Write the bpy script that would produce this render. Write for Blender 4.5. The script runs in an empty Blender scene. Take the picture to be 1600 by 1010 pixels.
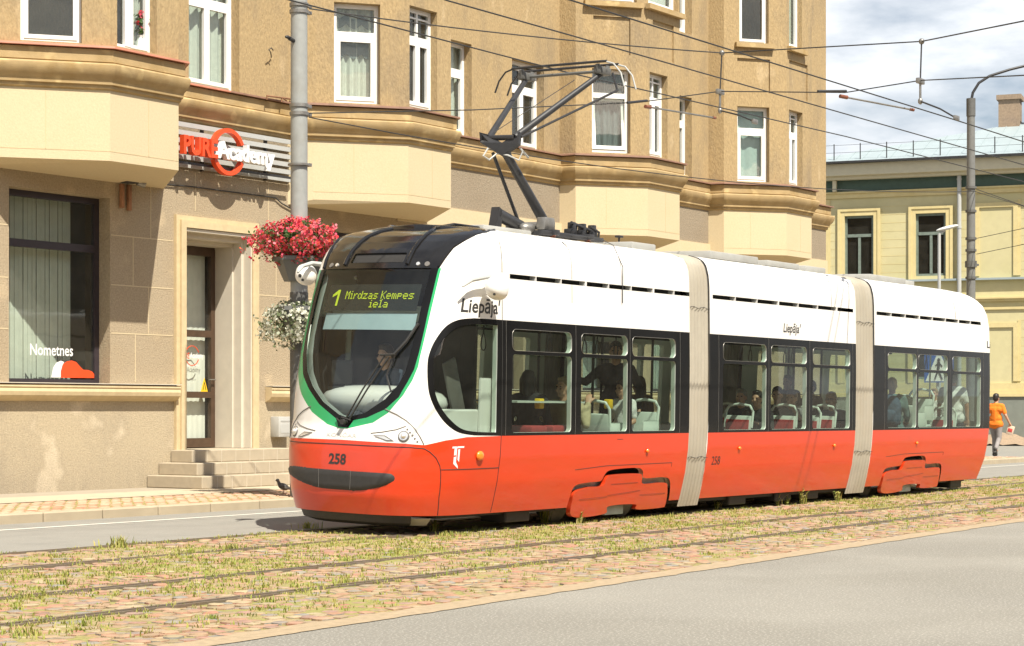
import bpy, bmesh, math, random
import numpy as np
from mathutils import Vector, Matrix
from mathutils.geometry import delaunay_2d_cdt
C = bpy.context; SC = C.scene; COL = SC.collection
R = math.radians
# ---------------------------------------------------------------- camera, light, exposure
TH = math.atan2(2150, 3100); CT, ST = math.cos(TH), math.sin(TH); EYE = 1.4
cam = bpy.data.cameras.new('camera'); co = bpy.data.objects.new('camera', cam); COL.objects.link(co)
cam.sensor_fit = 'HORIZONTAL'; cam.sensor_width = 36; cam.lens = 36*3100/1600
cam.shift_y = (640-505)/1600; cam.clip_end = 3000; cam.clip_start = .1
co.location = (0, 0, EYE); co.rotation_euler = (R(90), 0, TH-R(90)); SC.camera = co
SUN = Vector((-.70, -1.4, 2.35)).normalized()
w = bpy.data.worlds.new('World'); SC.world = w; w.use_nodes = True
nt = w.node_tree; nt.nodes.clear()
out = nt.nodes.new('ShaderNodeOutputWorld'); bg = nt.nodes.new('ShaderNodeBackground')
sky = nt.nodes.new('ShaderNodeTexSky'); sky.sky_type = 'NISHITA'; sky.sun_disc = False
sky.sun_elevation = math.asin(SUN.z); sky.sun_rotation = math.atan2(SUN.x, SUN.y) % (2*math.pi)
sky.air_density = 1.0; sky.dust_density = 1.5; sky.ozone_density = 1.2
tc = nt.nodes.new('ShaderNodeTexCoord'); mp = nt.nodes.new('ShaderNodeMapping'); mp.inputs['Scale'].default_value = (2.2, 2.2, 6.5)
mp.inputs['Location'].default_value = (.35, .6, .1)
nz = nt.nodes.new('ShaderNodeTexNoise'); nz.inputs['Scale'].default_value = 2.4; nz.inputs['Detail'].default_value = 7; nz.inputs['Roughness'].default_value = .55
rp = nt.nodes.new('ShaderNodeValToRGB'); rp.color_ramp.elements[0].position = .30; rp.color_ramp.elements[1].position = .50
nz2 = nt.nodes.new('ShaderNodeTexNoise'); nz2.inputs['Scale'].default_value = 3.3; nz2.inputs['Detail'].default_value = 5
rp2 = nt.nodes.new('ShaderNodeValToRGB')
rp2.color_ramp.elements[0].position = .3; rp2.color_ramp.elements[0].color = (9.0, 9.4, 9.9, 1)
rp2.color_ramp.elements[1].position = .72; rp2.color_ramp.elements[1].color = (12.0, 12.2, 12.4, 1)
mx = nt.nodes.new('ShaderNodeMix'); mx.data_type = 'RGBA'
L = nt.links.new
L(tc.outputs['Generated'], mp.inputs['Vector']); L(mp.outputs['Vector'], nz.inputs['Vector']); L(mp.outputs['Vector'], nz2.inputs['Vector'])
L(nz.outputs['Fac'], rp.inputs['Fac']); L(nz2.outputs['Fac'], rp2.inputs['Fac'])
sz = nt.nodes.new('ShaderNodeSeparateXYZ'); L(tc.outputs['Generated'], sz.inputs['Vector'])
cz = nt.nodes.new('ShaderNodeMapRange'); cz.inputs['From Min'].default_value = .22; cz.inputs['From Max'].default_value = .6; cz.inputs['To Min'].default_value = 1; cz.inputs['To Max'].default_value = .28; L(sz.outputs['Z'], cz.inputs['Value'])
cm = nt.nodes.new('ShaderNodeMath'); cm.operation = 'MULTIPLY'; L(rp.outputs['Color'], cm.inputs[0]); L(cz.outputs['Result'], cm.inputs[1])   # the cloud bank lies low, the sky overhead is clearer
L(cm.outputs[0], mx.inputs['Factor']); L(sky.outputs['Color'], mx.inputs['A']); L(rp2.outputs['Color'], mx.inputs['B'])
L(mx.outputs['Result'], bg.inputs['Color']); bg.inputs['Strength'].default_value = .06; L(bg.outputs['Background'], out.inputs['Surface'])
sl = bpy.data.lights.new('sun', 'SUN'); sl.energy = 4.9; sl.angle = R(.5); sl.color = (1, .93, .80)
so = bpy.data.objects.new('sun', sl); COL.objects.link(so); so.rotation_euler = SUN.to_track_quat('Z', 'Y').to_euler()
SC.view_settings.view_transform = 'Standard'; SC.view_settings.look = 'None'; SC.view_settings.exposure = .78
SC.view_settings.gamma = 1; SC.view_settings.use_curve_mapping = False
SC.render.engine = 'CYCLES'
try:
    SC.cycles.max_bounces = 10; SC.cycles.transparent_max_bounces = 16; SC.cycles.caustics_reflective = False; SC.cycles.caustics_refractive = False
except Exception: pass
rnd = random.Random(7); RN = np.random.default_rng(5)

# ---------------------------------------------------------------- where a measured direction meets a real plane
def ray(px):
    u = (px-800)/3100; return CT+u*ST, ST-u*CT
def atY(px, py, Y):
    a, b = ray(px); t = Y/b; return Vector((a*t, Y, EYE-(py-640)/3100*t))
def on_ground(px, py, z=0):
    t = 3100*(EYE-z)/(py-640); a, b = ray(px); return Vector((a*t, b*t, z))

# ---------------------------------------------------------------- materials
def nodes_of(name):
    m = bpy.data.materials.new(name); m.use_nodes = True
    return m, m.node_tree, m.node_tree.nodes['Principled BSDF']
def mat(name, col, rough=.6, var=.08, scale=6, bump=0, bscale=80, metal=0, coat=0, spec=.5, stain=None, sscale=.6, samt=.5, grime=None, alt=None, altscale=1.5, altpos=(.42, .6), spot=None, stretch=(1, 1, 1), trans=0, emit=0, sss=0, bdist=.01):
    m, nt, b = nodes_of(name); N = nt.nodes.new; K = nt.links.new
    b.inputs['Roughness'].default_value = rough; b.inputs['Metallic'].default_value = metal
    b.inputs['Coat Weight'].default_value = coat; b.inputs['Coat Roughness'].default_value = .06; b.inputs['Specular IOR Level'].default_value = spec
    if sss: b.inputs['Subsurface Weight'].default_value = sss; b.inputs['Subsurface Radius'].default_value = (.02, .008, .004)
    t = N('ShaderNodeTexCoord'); mp = N('ShaderNodeMapping'); mp.inputs['Scale'].default_value = stretch; K(t.outputs['Object'], mp.inputs['Vector'])
    v = mp.outputs['Vector']
    n1 = N('ShaderNodeTexNoise'); n1.inputs['Scale'].default_value = scale; n1.inputs['Detail'].default_value = 8; K(v, n1.inputs['Vector'])
    r1 = N('ShaderNodeMapRange'); r1.inputs['From Min'].default_value = .25; r1.inputs['From Max'].default_value = .75
    r1.inputs['To Min'].default_value = 1-var; r1.inputs['To Max'].default_value = 1+var; K(n1.outputs['Fac'], r1.inputs['Value'])
    cur = None
    if alt:
        na = N('ShaderNodeTexNoise'); na.inputs['Scale'].default_value = altscale; na.inputs['Detail'].default_value = 6; K(v, na.inputs['Vector'])
        ra = N('ShaderNodeValToRGB'); ra.color_ramp.elements[0].position = altpos[0]; ra.color_ramp.elements[1].position = altpos[1]
        ra.color_ramp.elements[0].color = (*col, 1); ra.color_ramp.elements[1].color = (*alt, 1); K(na.outputs['Fac'], ra.inputs['Fac']); cur = ra.outputs['Color']
    if stain:
        ns = N('ShaderNodeTexNoise'); ns.inputs['Scale'].default_value = sscale; ns.inputs['Detail'].default_value = 9; ns.inputs['Roughness'].default_value = .65; K(v, ns.inputs['Vector'])
        rs = N('ShaderNodeMapRange'); rs.inputs['From Min'].default_value = .48; rs.inputs['From Max'].default_value = .72; rs.inputs['To Max'].default_value = samt; K(ns.outputs['Fac'], rs.inputs['Value'])
        mm = N('ShaderNodeMix'); mm.data_type = 'RGBA'; mm.inputs['A'].default_value = (*col, 1); mm.inputs['B'].default_value = (*stain, 1); K(rs.outputs['Result'], mm.inputs['Factor'])
        if cur: K(cur, mm.inputs['A'])
        cur = mm.outputs['Result']
    if spot:
        nv = N('ShaderNodeTexNoise'); nv.inputs['Scale'].default_value = spot[1]; nv.inputs['Detail'].default_value = 2; K(v, nv.inputs['Vector'])
        rs = N('ShaderNodeMapRange'); rs.inputs['From Min'].default_value = spot[2]; rs.inputs['From Max'].default_value = spot[2]+.08; rs.inputs['To Max'].default_value = spot[3]; K(nv.outputs['Fac'], rs.inputs['Value'])
        mm = N('ShaderNodeMix'); mm.data_type = 'RGBA'; mm.inputs['A'].default_value = (*col, 1); mm.inputs['B'].default_value = (*spot[0], 1); K(rs.outputs['Result'], mm.inputs['Factor'])
        if cur: K(cur, mm.inputs['A'])
        cur = mm.outputs['Result']
    if grime:                                            # road dirt thrown up: colour, top height, amount
        sx = N('ShaderNodeSeparateXYZ'); K(t.outputs['Object'], sx.inputs['Vector']); gz = N('ShaderNodeMapRange'); gz.inputs['From Min'].default_value = grime[1]; gz.inputs['From Max'].default_value = grime[2]; gz.inputs['To Min'].default_value = 0; gz.inputs['To Max'].default_value = 1; K(sx.outputs['Z'], gz.inputs['Value'])
        gm = N('ShaderNodeMapping'); gm.inputs['Scale'].default_value = (3, 3, .6); K(t.outputs['Object'], gm.inputs['Vector']); gn = N('ShaderNodeTexNoise'); gn.inputs['Scale'].default_value = 2.2; gn.inputs['Detail'].default_value = 9; gn.inputs['Roughness'].default_value = .7; K(gm.outputs['Vector'], gn.inputs['Vector'])
        gp = N('ShaderNodeMath'); gp.operation = 'MULTIPLY'; K(gz.outputs['Result'], gp.inputs[0]); K(gn.outputs['Fac'], gp.inputs[1]); gs = N('ShaderNodeMath'); gs.operation = 'MULTIPLY'; gs.use_clamp = True; gs.inputs[1].default_value = grime[3]; K(gp.outputs[0], gs.inputs[0])
        mm = N('ShaderNodeMix'); mm.data_type = 'RGBA'; mm.inputs['A'].default_value = (*col, 1); mm.inputs['B'].default_value = (*grime[0], 1); K(gs.outputs[0], mm.inputs['Factor'])
        if cur: K(cur, mm.inputs['A'])
        cur = mm.outputs['Result']
    mu = N('ShaderNodeMix'); mu.data_type = 'RGBA'; mu.blend_type = 'MULTIPLY'; mu.inputs['Factor'].default_value = 1; mu.inputs['A'].default_value = (*col, 1)
    if cur: K(cur, mu.inputs['A'])
    K(r1.outputs['Result'], mu.inputs['B']); K(mu.outputs['Result'], b.inputs['Base Color'])
    if emit: K(mu.outputs['Result'], b.inputs['Emission Color']); b.inputs['Emission Strength'].default_value = emit
    if bump:
        nb = N('ShaderNodeTexNoise'); nb.inputs['Scale'].default_value = bscale; nb.inputs['Detail'].default_value = 4; K(v, nb.inputs['Vector'])
        bp = N('ShaderNodeBump'); bp.inputs['Strength'].default_value = bump; bp.inputs['Distance'].default_value = bdist; K(nb.outputs['Fac'], bp.inputs['Height']); K(bp.outputs['Normal'], b.inputs['Normal'])
    return m
def island_mat(name, cols, rough=.8, var=.15, scale=30, trans=0, bump=0, bscale=60):
    m, nt, b = nodes_of(name); N = nt.nodes.new; K = nt.links.new
    g = N('ShaderNodeNewGeometry'); r = N('ShaderNodeValToRGB'); cr = r.color_ramp; cr.interpolation = 'LINEAR'
    while len(cr.elements) < len(cols): cr.elements.new(.5)
    for i, c in enumerate(cols): cr.elements[i].position = i/(len(cols)-1); cr.elements[i].color = (*c, 1)
    K(g.outputs['Random Per Island'], r.inputs['Fac'])
    t = N('ShaderNodeTexCoord'); n1 = N('ShaderNodeTexNoise'); n1.inputs['Scale'].default_value = scale; n1.inputs['Detail'].default_value = 6; K(t.outputs['Object'], n1.inputs['Vector'])
    r1 = N('ShaderNodeMapRange'); r1.inputs['From Min'].default_value = .25; r1.inputs['From Max'].default_value = .75; r1.inputs['To Min'].default_value = 1-var; r1.inputs['To Max'].default_value = 1+var; K(n1.outputs['Fac'], r1.inputs['Value'])
    mu = N('ShaderNodeMix'); mu.data_type = 'RGBA'; mu.blend_type = 'MULTIPLY'; mu.inputs['Factor'].default_value = 1
    K(r.outputs['Color'], mu.inputs['A']); K(r1.outputs['Result'], mu.inputs['B']); K(mu.outputs['Result'], b.inputs['Base Color']); b.inputs['Roughness'].default_value = rough
    if bump:
        nb = N('ShaderNodeTexNoise'); nb.inputs['Scale'].default_value = bscale; K(t.outputs['Object'], nb.inputs['Vector'])
        bp = N('ShaderNodeBump'); bp.inputs['Strength'].default_value = bump; bp.inputs['Distance'].default_value = .01; K(nb.outputs['Fac'], bp.inputs['Height']); K(bp.outputs['Normal'], b.inputs['Normal'])
    if trans:
        tr = N('ShaderNodeBsdfTranslucent'); K(mu.outputs['Result'], tr.inputs['Color']); ad = N('ShaderNodeMixShader'); ad.inputs['Fac'].default_value = trans
        K(b.outputs['BSDF'], ad.inputs[1]); K(tr.outputs['BSDF'], ad.inputs[2]); K(ad.outputs['Shader'], nt.nodes['Material Output'].inputs['Surface'])
    return m
def glass(name, tint, rough=.0, ior=1.5, dirt=.0, wav=.02):
    m = bpy.data.materials.new(name); m.use_nodes = True; nt = m.node_tree; nt.nodes.clear(); N = nt.nodes.new; K = nt.links.new
    o = N('ShaderNodeOutputMaterial'); t = N('ShaderNodeBsdfTransparent'); t.inputs['Color'].default_value = (*tint, 1)
    g = N('ShaderNodeBsdfGlossy'); g.inputs['Roughness'].default_value = rough; lw = N('ShaderNodeLayerWeight'); lw.inputs['Blend'].default_value = .5; pw = N('ShaderNodeMath'); pw.operation = 'POWER'; pw.inputs[1].default_value = 5; K(lw.outputs['Facing'], pw.inputs[0]); f = N('ShaderNodeMath'); f.operation = 'MULTIPLY_ADD'; r0 = ((ior-1)/(ior+1))**2*1.25; f.inputs[1].default_value = 1-r0; f.inputs[2].default_value = r0; K(pw.outputs[0], f.inputs[0])
    x = N('ShaderNodeMixShader'); K(f.outputs[0], x.inputs['Fac']); K(t.outputs['BSDF'], x.inputs[1]); K(g.outputs['BSDF'], x.inputs[2])
    tc = N('ShaderNodeTexCoord'); nb = N('ShaderNodeTexNoise'); nb.inputs['Scale'].default_value = 1.2; K(tc.outputs['Object'], nb.inputs['Vector'])
    bp = N('ShaderNodeBump'); bp.inputs['Strength'].default_value = wav; bp.inputs['Distance'].default_value = .1; K(nb.outputs['Fac'], bp.inputs['Height']); K(bp.outputs['Normal'], g.inputs['Normal'])
    res = x.outputs['Shader']
    if dirt:
        d = N('ShaderNodeBsdfDiffuse'); d.inputs['Color'].default_value = (.5, .48, .42, 1)
        n2 = N('ShaderNodeTexNoise'); n2.inputs['Scale'].default_value = 3; n2.inputs['Detail'].default_value = 8; K(tc.outputs['Object'], n2.inputs['Vector'])
        r = N('ShaderNodeMapRange'); r.inputs['To Min'].default_value = 0; r.inputs['To Max'].default_value = dirt*2; K(n2.outputs['Fac'], r.inputs['Value'])
        y = N('ShaderNodeMixShader'); K(r.outputs['Result'], y.inputs['Fac']); K(res, y.inputs[1]); K(d.outputs['BSDF'], y.inputs[2]); res = y.outputs['Shader']
    K(res, o.inputs['Surface']); return m

# ---------------------------------------------------------------- mesh helpers
class MB:
    def __init__(s): s.v = []; s.f = []
    def add(s, vs, fs):
        k = len(s.v); s.v += [tuple(p) for p in vs]; s.f += [tuple(i+k for i in f) for f in fs]; return s
    def box(s, x0, x1, y0, y1, z0, z1, M=None):
        p = [Vector((x, y, z)) for z in (z0, z1) for y in (y0, y1) for x in (x0, x1)]
        if M: p = [M @ q for q in p]
        return s.add(p, [(0, 2, 3, 1), (4, 5, 7, 6), (0, 1, 5, 4), (2, 6, 7, 3), (0, 4, 6, 2), (1, 3, 7, 5)])
    def bbox(s, x0, x1, y0, y1, z0, z1, bev=.01, seg=2, M=None):
        b = bmesh.new(); bmesh.ops.create_cube(b, size=1)
        for q in b.verts: q.co = Vector((x0+(q.co.x+.5)*(x1-x0), y0+(q.co.y+.5)*(y1-y0), z0+(q.co.z+.5)*(z1-z0)))
        bmesh.ops.bevel(b, geom=b.edges[:], offset=bev, segments=seg, affect='EDGES', profile=.5)
        if M: bmesh.ops.transform(b, matrix=M, verts=b.verts)
        b.verts.index_update(); s.add([q.co[:] for q in b.verts], [[q.index for q in f.verts] for f in b.faces]); b.free(); return s
    def cyl(s, p, q, r0, r1=None, n=12, cap=True):
        r1 = r0 if r1 is None else r1; p = Vector(p); q = Vector(q); d = (q-p).normalized()
        a = d.orthogonal().normalized(); b = d.cross(a); V = []
        for c, r in ((p, r0), (q, r1)):
            for i in range(n):
                t = 2*math.pi*i/n; V.append(c+a*(r*math.cos(t))+b*(r*math.sin(t)))
        F = [(i, (i+1) % n, n+(i+1) % n, n+i) for i in range(n)]
        if cap: F += [tuple(range(n))[::-1], tuple(range(n, 2*n))]
        return s.add(V, F)
    def tube(s, pts, r, n=8, cap=True):
        pts = [Vector(p) for p in pts]; rs = r if isinstance(r, (list, tuple)) else [r]*len(pts); V = []; F = []; a = None
        for i, p in enumerate(pts):
            d = (pts[min(i+1, len(pts)-1)]-pts[max(i-1, 0)]).normalized()
            a = d.orthogonal().normalized() if a is None else (a-d*a.dot(d)).normalized(); b = d.cross(a)
            for k in range(n):
                t = 2*math.pi*k/n; V.append(p+a*(rs[i]*math.cos(t))+b*(rs[i]*math.sin(t)))
        for i in range(len(pts)-1):
            for k in range(n): F.append((i*n+k, i*n+(k+1) % n, (i+1)*n+(k+1) % n, (i+1)*n+k))
        if cap: F += [tuple(range(n))[::-1], tuple(range((len(pts)-1)*n, len(pts)*n))]
        return s.add(V, F)
    def ell(s, c, r, n=14, m=9, M=None, pw=1):
        V = []; F = []; c = Vector(c)
        sp = lambda v: math.copysign(abs(v)**pw, v)
        for j in range(m+1):
            ph = math.pi*j/m
            for i in range(n):
                t = 2*math.pi*i/n; q = Vector((r[0]*sp(math.sin(ph))*sp(math.cos(t)), r[1]*sp(math.sin(ph))*sp(math.sin(t)), r[2]*sp(math.cos(ph))))
                V.append(c+(M @ q if M else q))
        for j in range(m):
            for i in range(n): F.append((j*n+i, (j+1)*n+i, (j+1)*n+(i+1) % n, j*n+(i+1) % n))
        return s.add(V, F)
    def prism(s, poly, off):
        n = len(poly); P = [Vector(p) for p in poly]; off = Vector(off); V = P+[p+off for p in P]
        return s.add(V, [tuple(range(n))[::-1], tuple(range(n, 2*n))]+[(i, (i+1) % n, n+(i+1) % n, n+i) for i in range(n)])
    def lathe(s, prof, c, n=20):
        V = []; F = []
        for r, z in prof:
            for i in range(n): t = 2*math.pi*i/n; V.append((c[0]+r*math.cos(t), c[1]+r*math.sin(t), c[2]+z))
        for j in range(len(prof)-1):
            for i in range(n): F.append((j*n+i, j*n+(i+1) % n, (j+1)*n+(i+1) % n, (j+1)*n+i))
        return s.add(V, F)
    def build(s, name, m, parent=None, smooth=True, ang=40, fix=True):
        me = bpy.data.meshes.new(name); me.from_pydata(s.v, [], s.f)
        if fix:
            b = bmesh.new(); b.from_mesh(me); bmesh.ops.remove_doubles(b, verts=b.verts, dist=1e-5); bmesh.ops.recalc_face_normals(b, faces=b.faces); b.to_mesh(me); b.free()
        return link(name, me, m, parent, smooth, ang)
def link(name, me, m, parent=None, smooth=True, ang=40):
    if m:
        for x in (m if isinstance(m, (list, tuple)) else [m]): me.materials.append(x)
    if smooth:
        me.polygons.foreach_set('use_smooth', [True]*len(me.polygons))
        if ang: me.set_sharp_from_angle(angle=R(ang))
    me.update(); o = bpy.data.objects.new(name, me); COL.objects.link(o)
    if parent: o.parent = parent
    return o
def tag(o, label=None, cat=None, group=None, kind=None):
    if label: o['label'] = label
    if cat: o['category'] = cat
    if group: o['group'] = group
    if kind: o['kind'] = kind
    return o
def thing(name, label, cat, loc=(0, 0, 0), rot=(0, 0, 0), group=None):
    o = bpy.data.objects.new(name, None); COL.objects.link(o); o.location = loc; o.rotation_euler = rot; o.empty_display_size = .3
    return tag(o, label, cat, group)
def copy_tree(o, parent=None):
    c = o.copy(); COL.objects.link(c); c.parent = parent
    for ch in [x for x in bpy.data.objects if x.parent == o]: copy_tree(ch, c)
    return c
def struct(mb, name, m, smooth=False): return tag(mb.build(name, m, None, smooth), kind='structure')
def obox(mb, p, d, n, t0, t1, a0, a1, z0, z1):
    """box in wall coordinates: t along the wall, a outwards from the wall, z up"""
    M = Matrix(((d[0], n[0], 0, p[0]), (d[1], n[1], 0, p[1]), (0, 0, 1, 0), (0, 0, 0, 1)))
    return mb.box(t0, t1, a0, a1, z0, z1, M)
def wall_face(mb, p, d, n, T, Z, holes, depth=.2, back=False):
    """rectangular wall from t=0..T, z=Z[0]..Z[1] with rectangular openings and their reveals"""
    q = lambda t, a, z: (p[0]+d[0]*t+n[0]*a, p[1]+d[1]*t+n[1]*a, z)
    ts = sorted({0, T, *[h[0] for h in holes], *[h[1] for h in holes]}); zs = sorted({*Z, *[h[2] for h in holes], *[h[3] for h in holes]})
    ts = [t for t in ts if 0 <= t <= T]; zs = [z for z in zs if Z[0] <= z <= Z[1]]
    for i in range(len(ts)-1):
        for j in range(len(zs)-1):
            a, b = (ts[i]+ts[i+1])/2, (zs[j]+zs[j+1])/2
            if any(h[0] < a < h[1] and h[2] < b < h[3] for h in holes): continue
            mb.add([q(ts[i], 0, zs[j]), q(ts[i+1], 0, zs[j]), q(ts[i+1], 0, zs[j+1]), q(ts[i], 0, zs[j+1])], [(0, 1, 2, 3)])
    for h in holes:
        t0, t1 = max(0, h[0]), min(T, h[1]); z0, z1 = max(Z[0], h[2]), min(Z[1], h[3]); e = -(h[4] if len(h) > 4 else depth)
        A = [q(t0, 0, z0), q(t1, 0, z0), q(t1, 0, z1), q(t0, 0, z1)]; B = [q(t0, e, z0), q(t1, e, z0), q(t1, e, z1), q(t0, e, z1)]
        mb.add(A+B, [(1, 2, 6, 5), (3, 0, 4, 7)]+([(0, 1, 5, 4)] if h[2] >= Z[0] else [])+([(2, 3, 7, 6)] if h[3] <= Z[1] else [])+([(4, 5, 6, 7)] if len(h) > 5 else []))
def sweep(mb, path, prof):
    """profile of (outward offset, z) carried along a ground-plan path, mitred; outwards is to the right of the path"""
    P = [Vector(p) for p in path]; k = len(prof); V = []
    for i, p in enumerate(P):
        d0 = (p-P[i-1]).normalized() if i else None; d1 = (P[i+1]-p).normalized() if i < len(P)-1 else None
        n0 = Vector((d0.y, -d0.x)) if d0 else None; n1 = Vector((d1.y, -d1.x)) if d1 else None
        if n0 and n1:
            m = (n0+n1); m = m/max(.35, m.dot(n0))
        else: m = n0 or n1
        V += [(p.x+m.x*o, p.y+m.y*o, z) for o, z in prof]
    F = [(i*k+j, (i+1)*k+j, (i+1)*k+j+1, i*k+j+1) for i in range(len(P)-1) for j in range(k-1)]
    F += [tuple(range(k)), tuple(range((len(P)-1)*k, len(P)*k))[::-1]]
    mb.add(V, F)
def text_geo(s, bold=0.0, ext=0.0, shear=0):
    """letters as plain geometry scaled to a unit box; returns verts (x 0..1, y 0..1, z) and faces"""
    cu = bpy.data.curves.new('lettering', 'FONT'); cu.body = s; cu.extrude = ext; cu.offset = bold; cu.resolution_u = 3; cu.shear = shear
    o = bpy.data.objects.new('lettering', cu); COL.objects.link(o); C.view_layer.update()
    dg = C.evaluated_depsgraph_get(); me = bpy.data.meshes.new_from_object(o.evaluated_get(dg))
    V = np.array([v.co[:] for v in me.vertices]); F = [tuple(p.vertices) for p in me.polygons]
    bpy.data.objects.remove(o); bpy.data.curves.remove(cu); bpy.data.meshes.remove(me)
    lo = V[:, :2].min(0); hi = V[:, :2].max(0); V[:, :2] = (V[:, :2]-lo)/(hi-lo)
    return V, F
def text_on(mb, s, fn, bold=0.0, ext=0.0, shear=0):
    V, F = text_geo(s, bold, ext, shear); return mb.add([fn(*v) for v in V], F)
# ---------------------------------------------------------------- palette
M = dict(
 ochre=mat('ochre_render', (.372, .272, .142), .92, .16, 26, .7, 34, stain=(.21, .165, .11), sscale=.9, samt=.85, stretch=(1, 1, .4), spot=((.52, .40, .24), 2.2, .64, .5), bdist=.02),
 cornice=mat('cornice_stone', (.40, .29, .145), .85, .12, 5, .25, 60, stain=(.30, .19, .06), sscale=1.6, samt=.8, spot=((.58, .44, .22), 3, .6, .6)),
 apron=mat('cream_render', (.565, .47, .305), .88, .06, 30, .25, 45, stain=(.54, .42, .24), sscale=.8, samt=.3),
 ground_floor=mat('rough_render', (.37, .30, .205), .95, .22, 34, .6, 55, stain=(.34, .26, .16), sscale=.7, samt=.5, spot=((.54, .43, .28), 1.2, .58, .5), bdist=.025),
 plinth=mat('plinth_render', (.42, .35, .24), .95, .2, 34, .5, 60, stain=(.29, .245, .18), sscale=.7, samt=.8, grime=((.25, .21, .16), .9, .0, .9), spot=((.60, .51, .37), 1.4, .58, .7), bdist=.02),
 greywall=mat('grey_render', (.28, .23, .165), .95, .2, 24, .7, 34, stain=(.24, .19, .13), sscale=1, samt=.6, spot=((.5, .45, .36), 9, .70, .6), bdist=.02),
 surround=mat('surround_stone', (.56, .45, .27), .8, .09, 9, .15, 90, stain=(.44, .33, .2), sscale=1.5, samt=.5),
 reveal=mat('pale_plaster', (.58, .53, .44), .8, .06, 6, .05, 60),
 redsheet=mat('red_sill_sheet', (.50, .20, .13), .5, .15, 8, stain=(.30, .14, .09), sscale=2, samt=.8),
 pvc=mat('white_window_plastic', (.80, .80, .78), .35, .03, 5),
 pane=glass('window_glass', (.88, .92, .90), .02, 1.5, .03, .04),
 curtain=mat('net_curtain', (.66, .66, .60), .9, .1, 12),
 curtain_blue=mat('blue_grey_curtain', (.42, .52, .50), .9, .08, 12),
 curtain_dark=mat('dark_grey_blind', (.16, .19, .20), .8, .1, 8),
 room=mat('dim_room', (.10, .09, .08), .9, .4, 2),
 brown=mat('brown_door_metal', (.075, .045, .028), .35, .15, 8), darkframe=mat('dark_window_frame', (.035, .028, .035), .4, .15, 8),
 concrete=mat('step_tiles', (.40, .34, .25), .7, .1, 8, .1, 80, stain=(.32, .27, .19), sscale=2, samt=.5),
 pole=mat('grey_painted_pole', (.30, .31, .30), .5, .08, 10, stain=(.24, .23, .2), sscale=3, samt=.5),
 browncap=mat('brown_sill_sheet', (.23, .125, .085), .6, .2, 8, stain=(.15, .09, .06), sscale=3, samt=.7),
 polemid=mat('mid_grey_pole', (.17, .172, .165), .5, .1, 10, stain=(.13, .13, .12), sscale=3, samt=.5),
 polelo=mat('dark_grey_pole', (.11, .11, .105), .6, .12, 10),
 black=mat('black_metal', (.028, .028, .030), .45, .2, 10), steel=mat('dull_steel', (.28, .27, .25), .45, .2, 12, metal=.7),
 wire=mat('wire_black', (.03, .03, .03), .6, .1, 3), insul=mat('brown_insulator', (.20, .07, .04), .35, .1, 9),
 orange=mat('orange_plastic', (.72, .075, .02), .35, .05, 5), white=mat('white_letters', (.80, .80, .80), .4, .03, 5),
 slat=mat('grey_slats', (.42, .43, .42), .45, .06, 6, stain=(.36, .35, .32), sscale=3, samt=.4),
 yellow=mat('yellow_sticker', (.80, .52, .02), .5, .05, 5),
)
# ================================================================ GROUND
M['asphalt'] = mat('asphalt', (.235, .222, .192), .92, .07, 1.2, .5, 80, spot=((.42, .40, .35), 55, .56, .7), stain=(.18, .17, .148), sscale=.6, samt=.75, alt=(.205, .193, .165), altscale=.22, altpos=(.46, .54), bdist=.012)
M['asphalt_far'] = mat('lane_asphalt', (.235, .225, .20), .92, .07, 2, .4, 80, spot=((.32, .31, .28), 60, .58, .6), stain=(.19, .183, .165), sscale=.9, samt=.6, bdist=.006)
M['bed'] = mat('sandy_joints', (.33, .235, .14), .95, .3, 30, .9, 40, alt=(.255, .24, .075), altscale=.9, altpos=(.36, .52), spot=((.39, .21, .135), 5, .55, .6), bdist=.02)
M['conc_edge'] = mat('concrete_edge', (.34, .26, .165), .9, .16, 14, .4, 120, stain=(.36, .28, .19), sscale=2, samt=.6, bdist=.006)
M['slab'] = mat('pavement_slabs', (.33, .285, .22), .9, .08, 5, .3, 90, stain=(.28, .235, .185), sscale=.9, samt=.6)
M['slab_light'] = mat('pale_pavement', (.46, .385, .275), .9, .08, 5, .3, 90, stain=(.38, .31, .22), sscale=1.2, samt=.5)
M['kerb'] = mat('kerb_stone', (.40, .335, .235), .9, .09, 6, .3, 90, stain=(.33, .27, .19), sscale=1.5, samt=.6)
M['paint'] = mat('road_paint', (.62, .60, .53), .8, .08, 8, stain=(.33, .31, .28), sscale=6, samt=.75)
M['earth'] = mat('earth', (.23, .205, .165), .95, .15, .4)
g = MB(); g.add([(-400, -400, -.16), (900, -400, -.16), (900, 900, -.16), (-400, 900, -.16)], [(0, 1, 2, 3)]); struct(g, 'ground', M['earth'])
def edge_near(x):                                      # edge of the road the photographer stands by
    return 8.15+(x-9)*.0486 if x < 23 else 8.83+(x-23)*.0168
rail_y = {4: lambda x: 9.98+(x-8.6)*.0168, 3: lambda x: 11.39+(x-9.8)*.010, 2: lambda x: 13.465, 1: lambda x: 14.875}
xs = [-30, 0, 4, 8, 12, 16, 20, 23, 30, 40, 60, 100, 160]
def strip(mb, fa, fb, z, X=xs):
    V = [(x, fa(x), z) for x in X]+[(x, fb(x), z) for x in X]; n = len(X)
    mb.add(V, [(i, i+1, n+i+1, n+i) for i in range(n-1)])
g = MB(); strip(g, lambda x: -60, lambda x: edge_near(x)+.15, 0); struct(g, 'near_road', M['asphalt'])
EX = list(np.arange(2, 48, .11)); g = MB(); strip(g, lambda x: edge_near(x)+.012*math.sin(x*9)*math.sin(x*3.1)+rnd.uniform(-.012, .012), lambda x: edge_near(x)+.28+rnd.uniform(-.03, .03), .005, [-30]+EX+[80, 160]); struct(g, 'concrete_edge_strip', M['conc_edge'])
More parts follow.
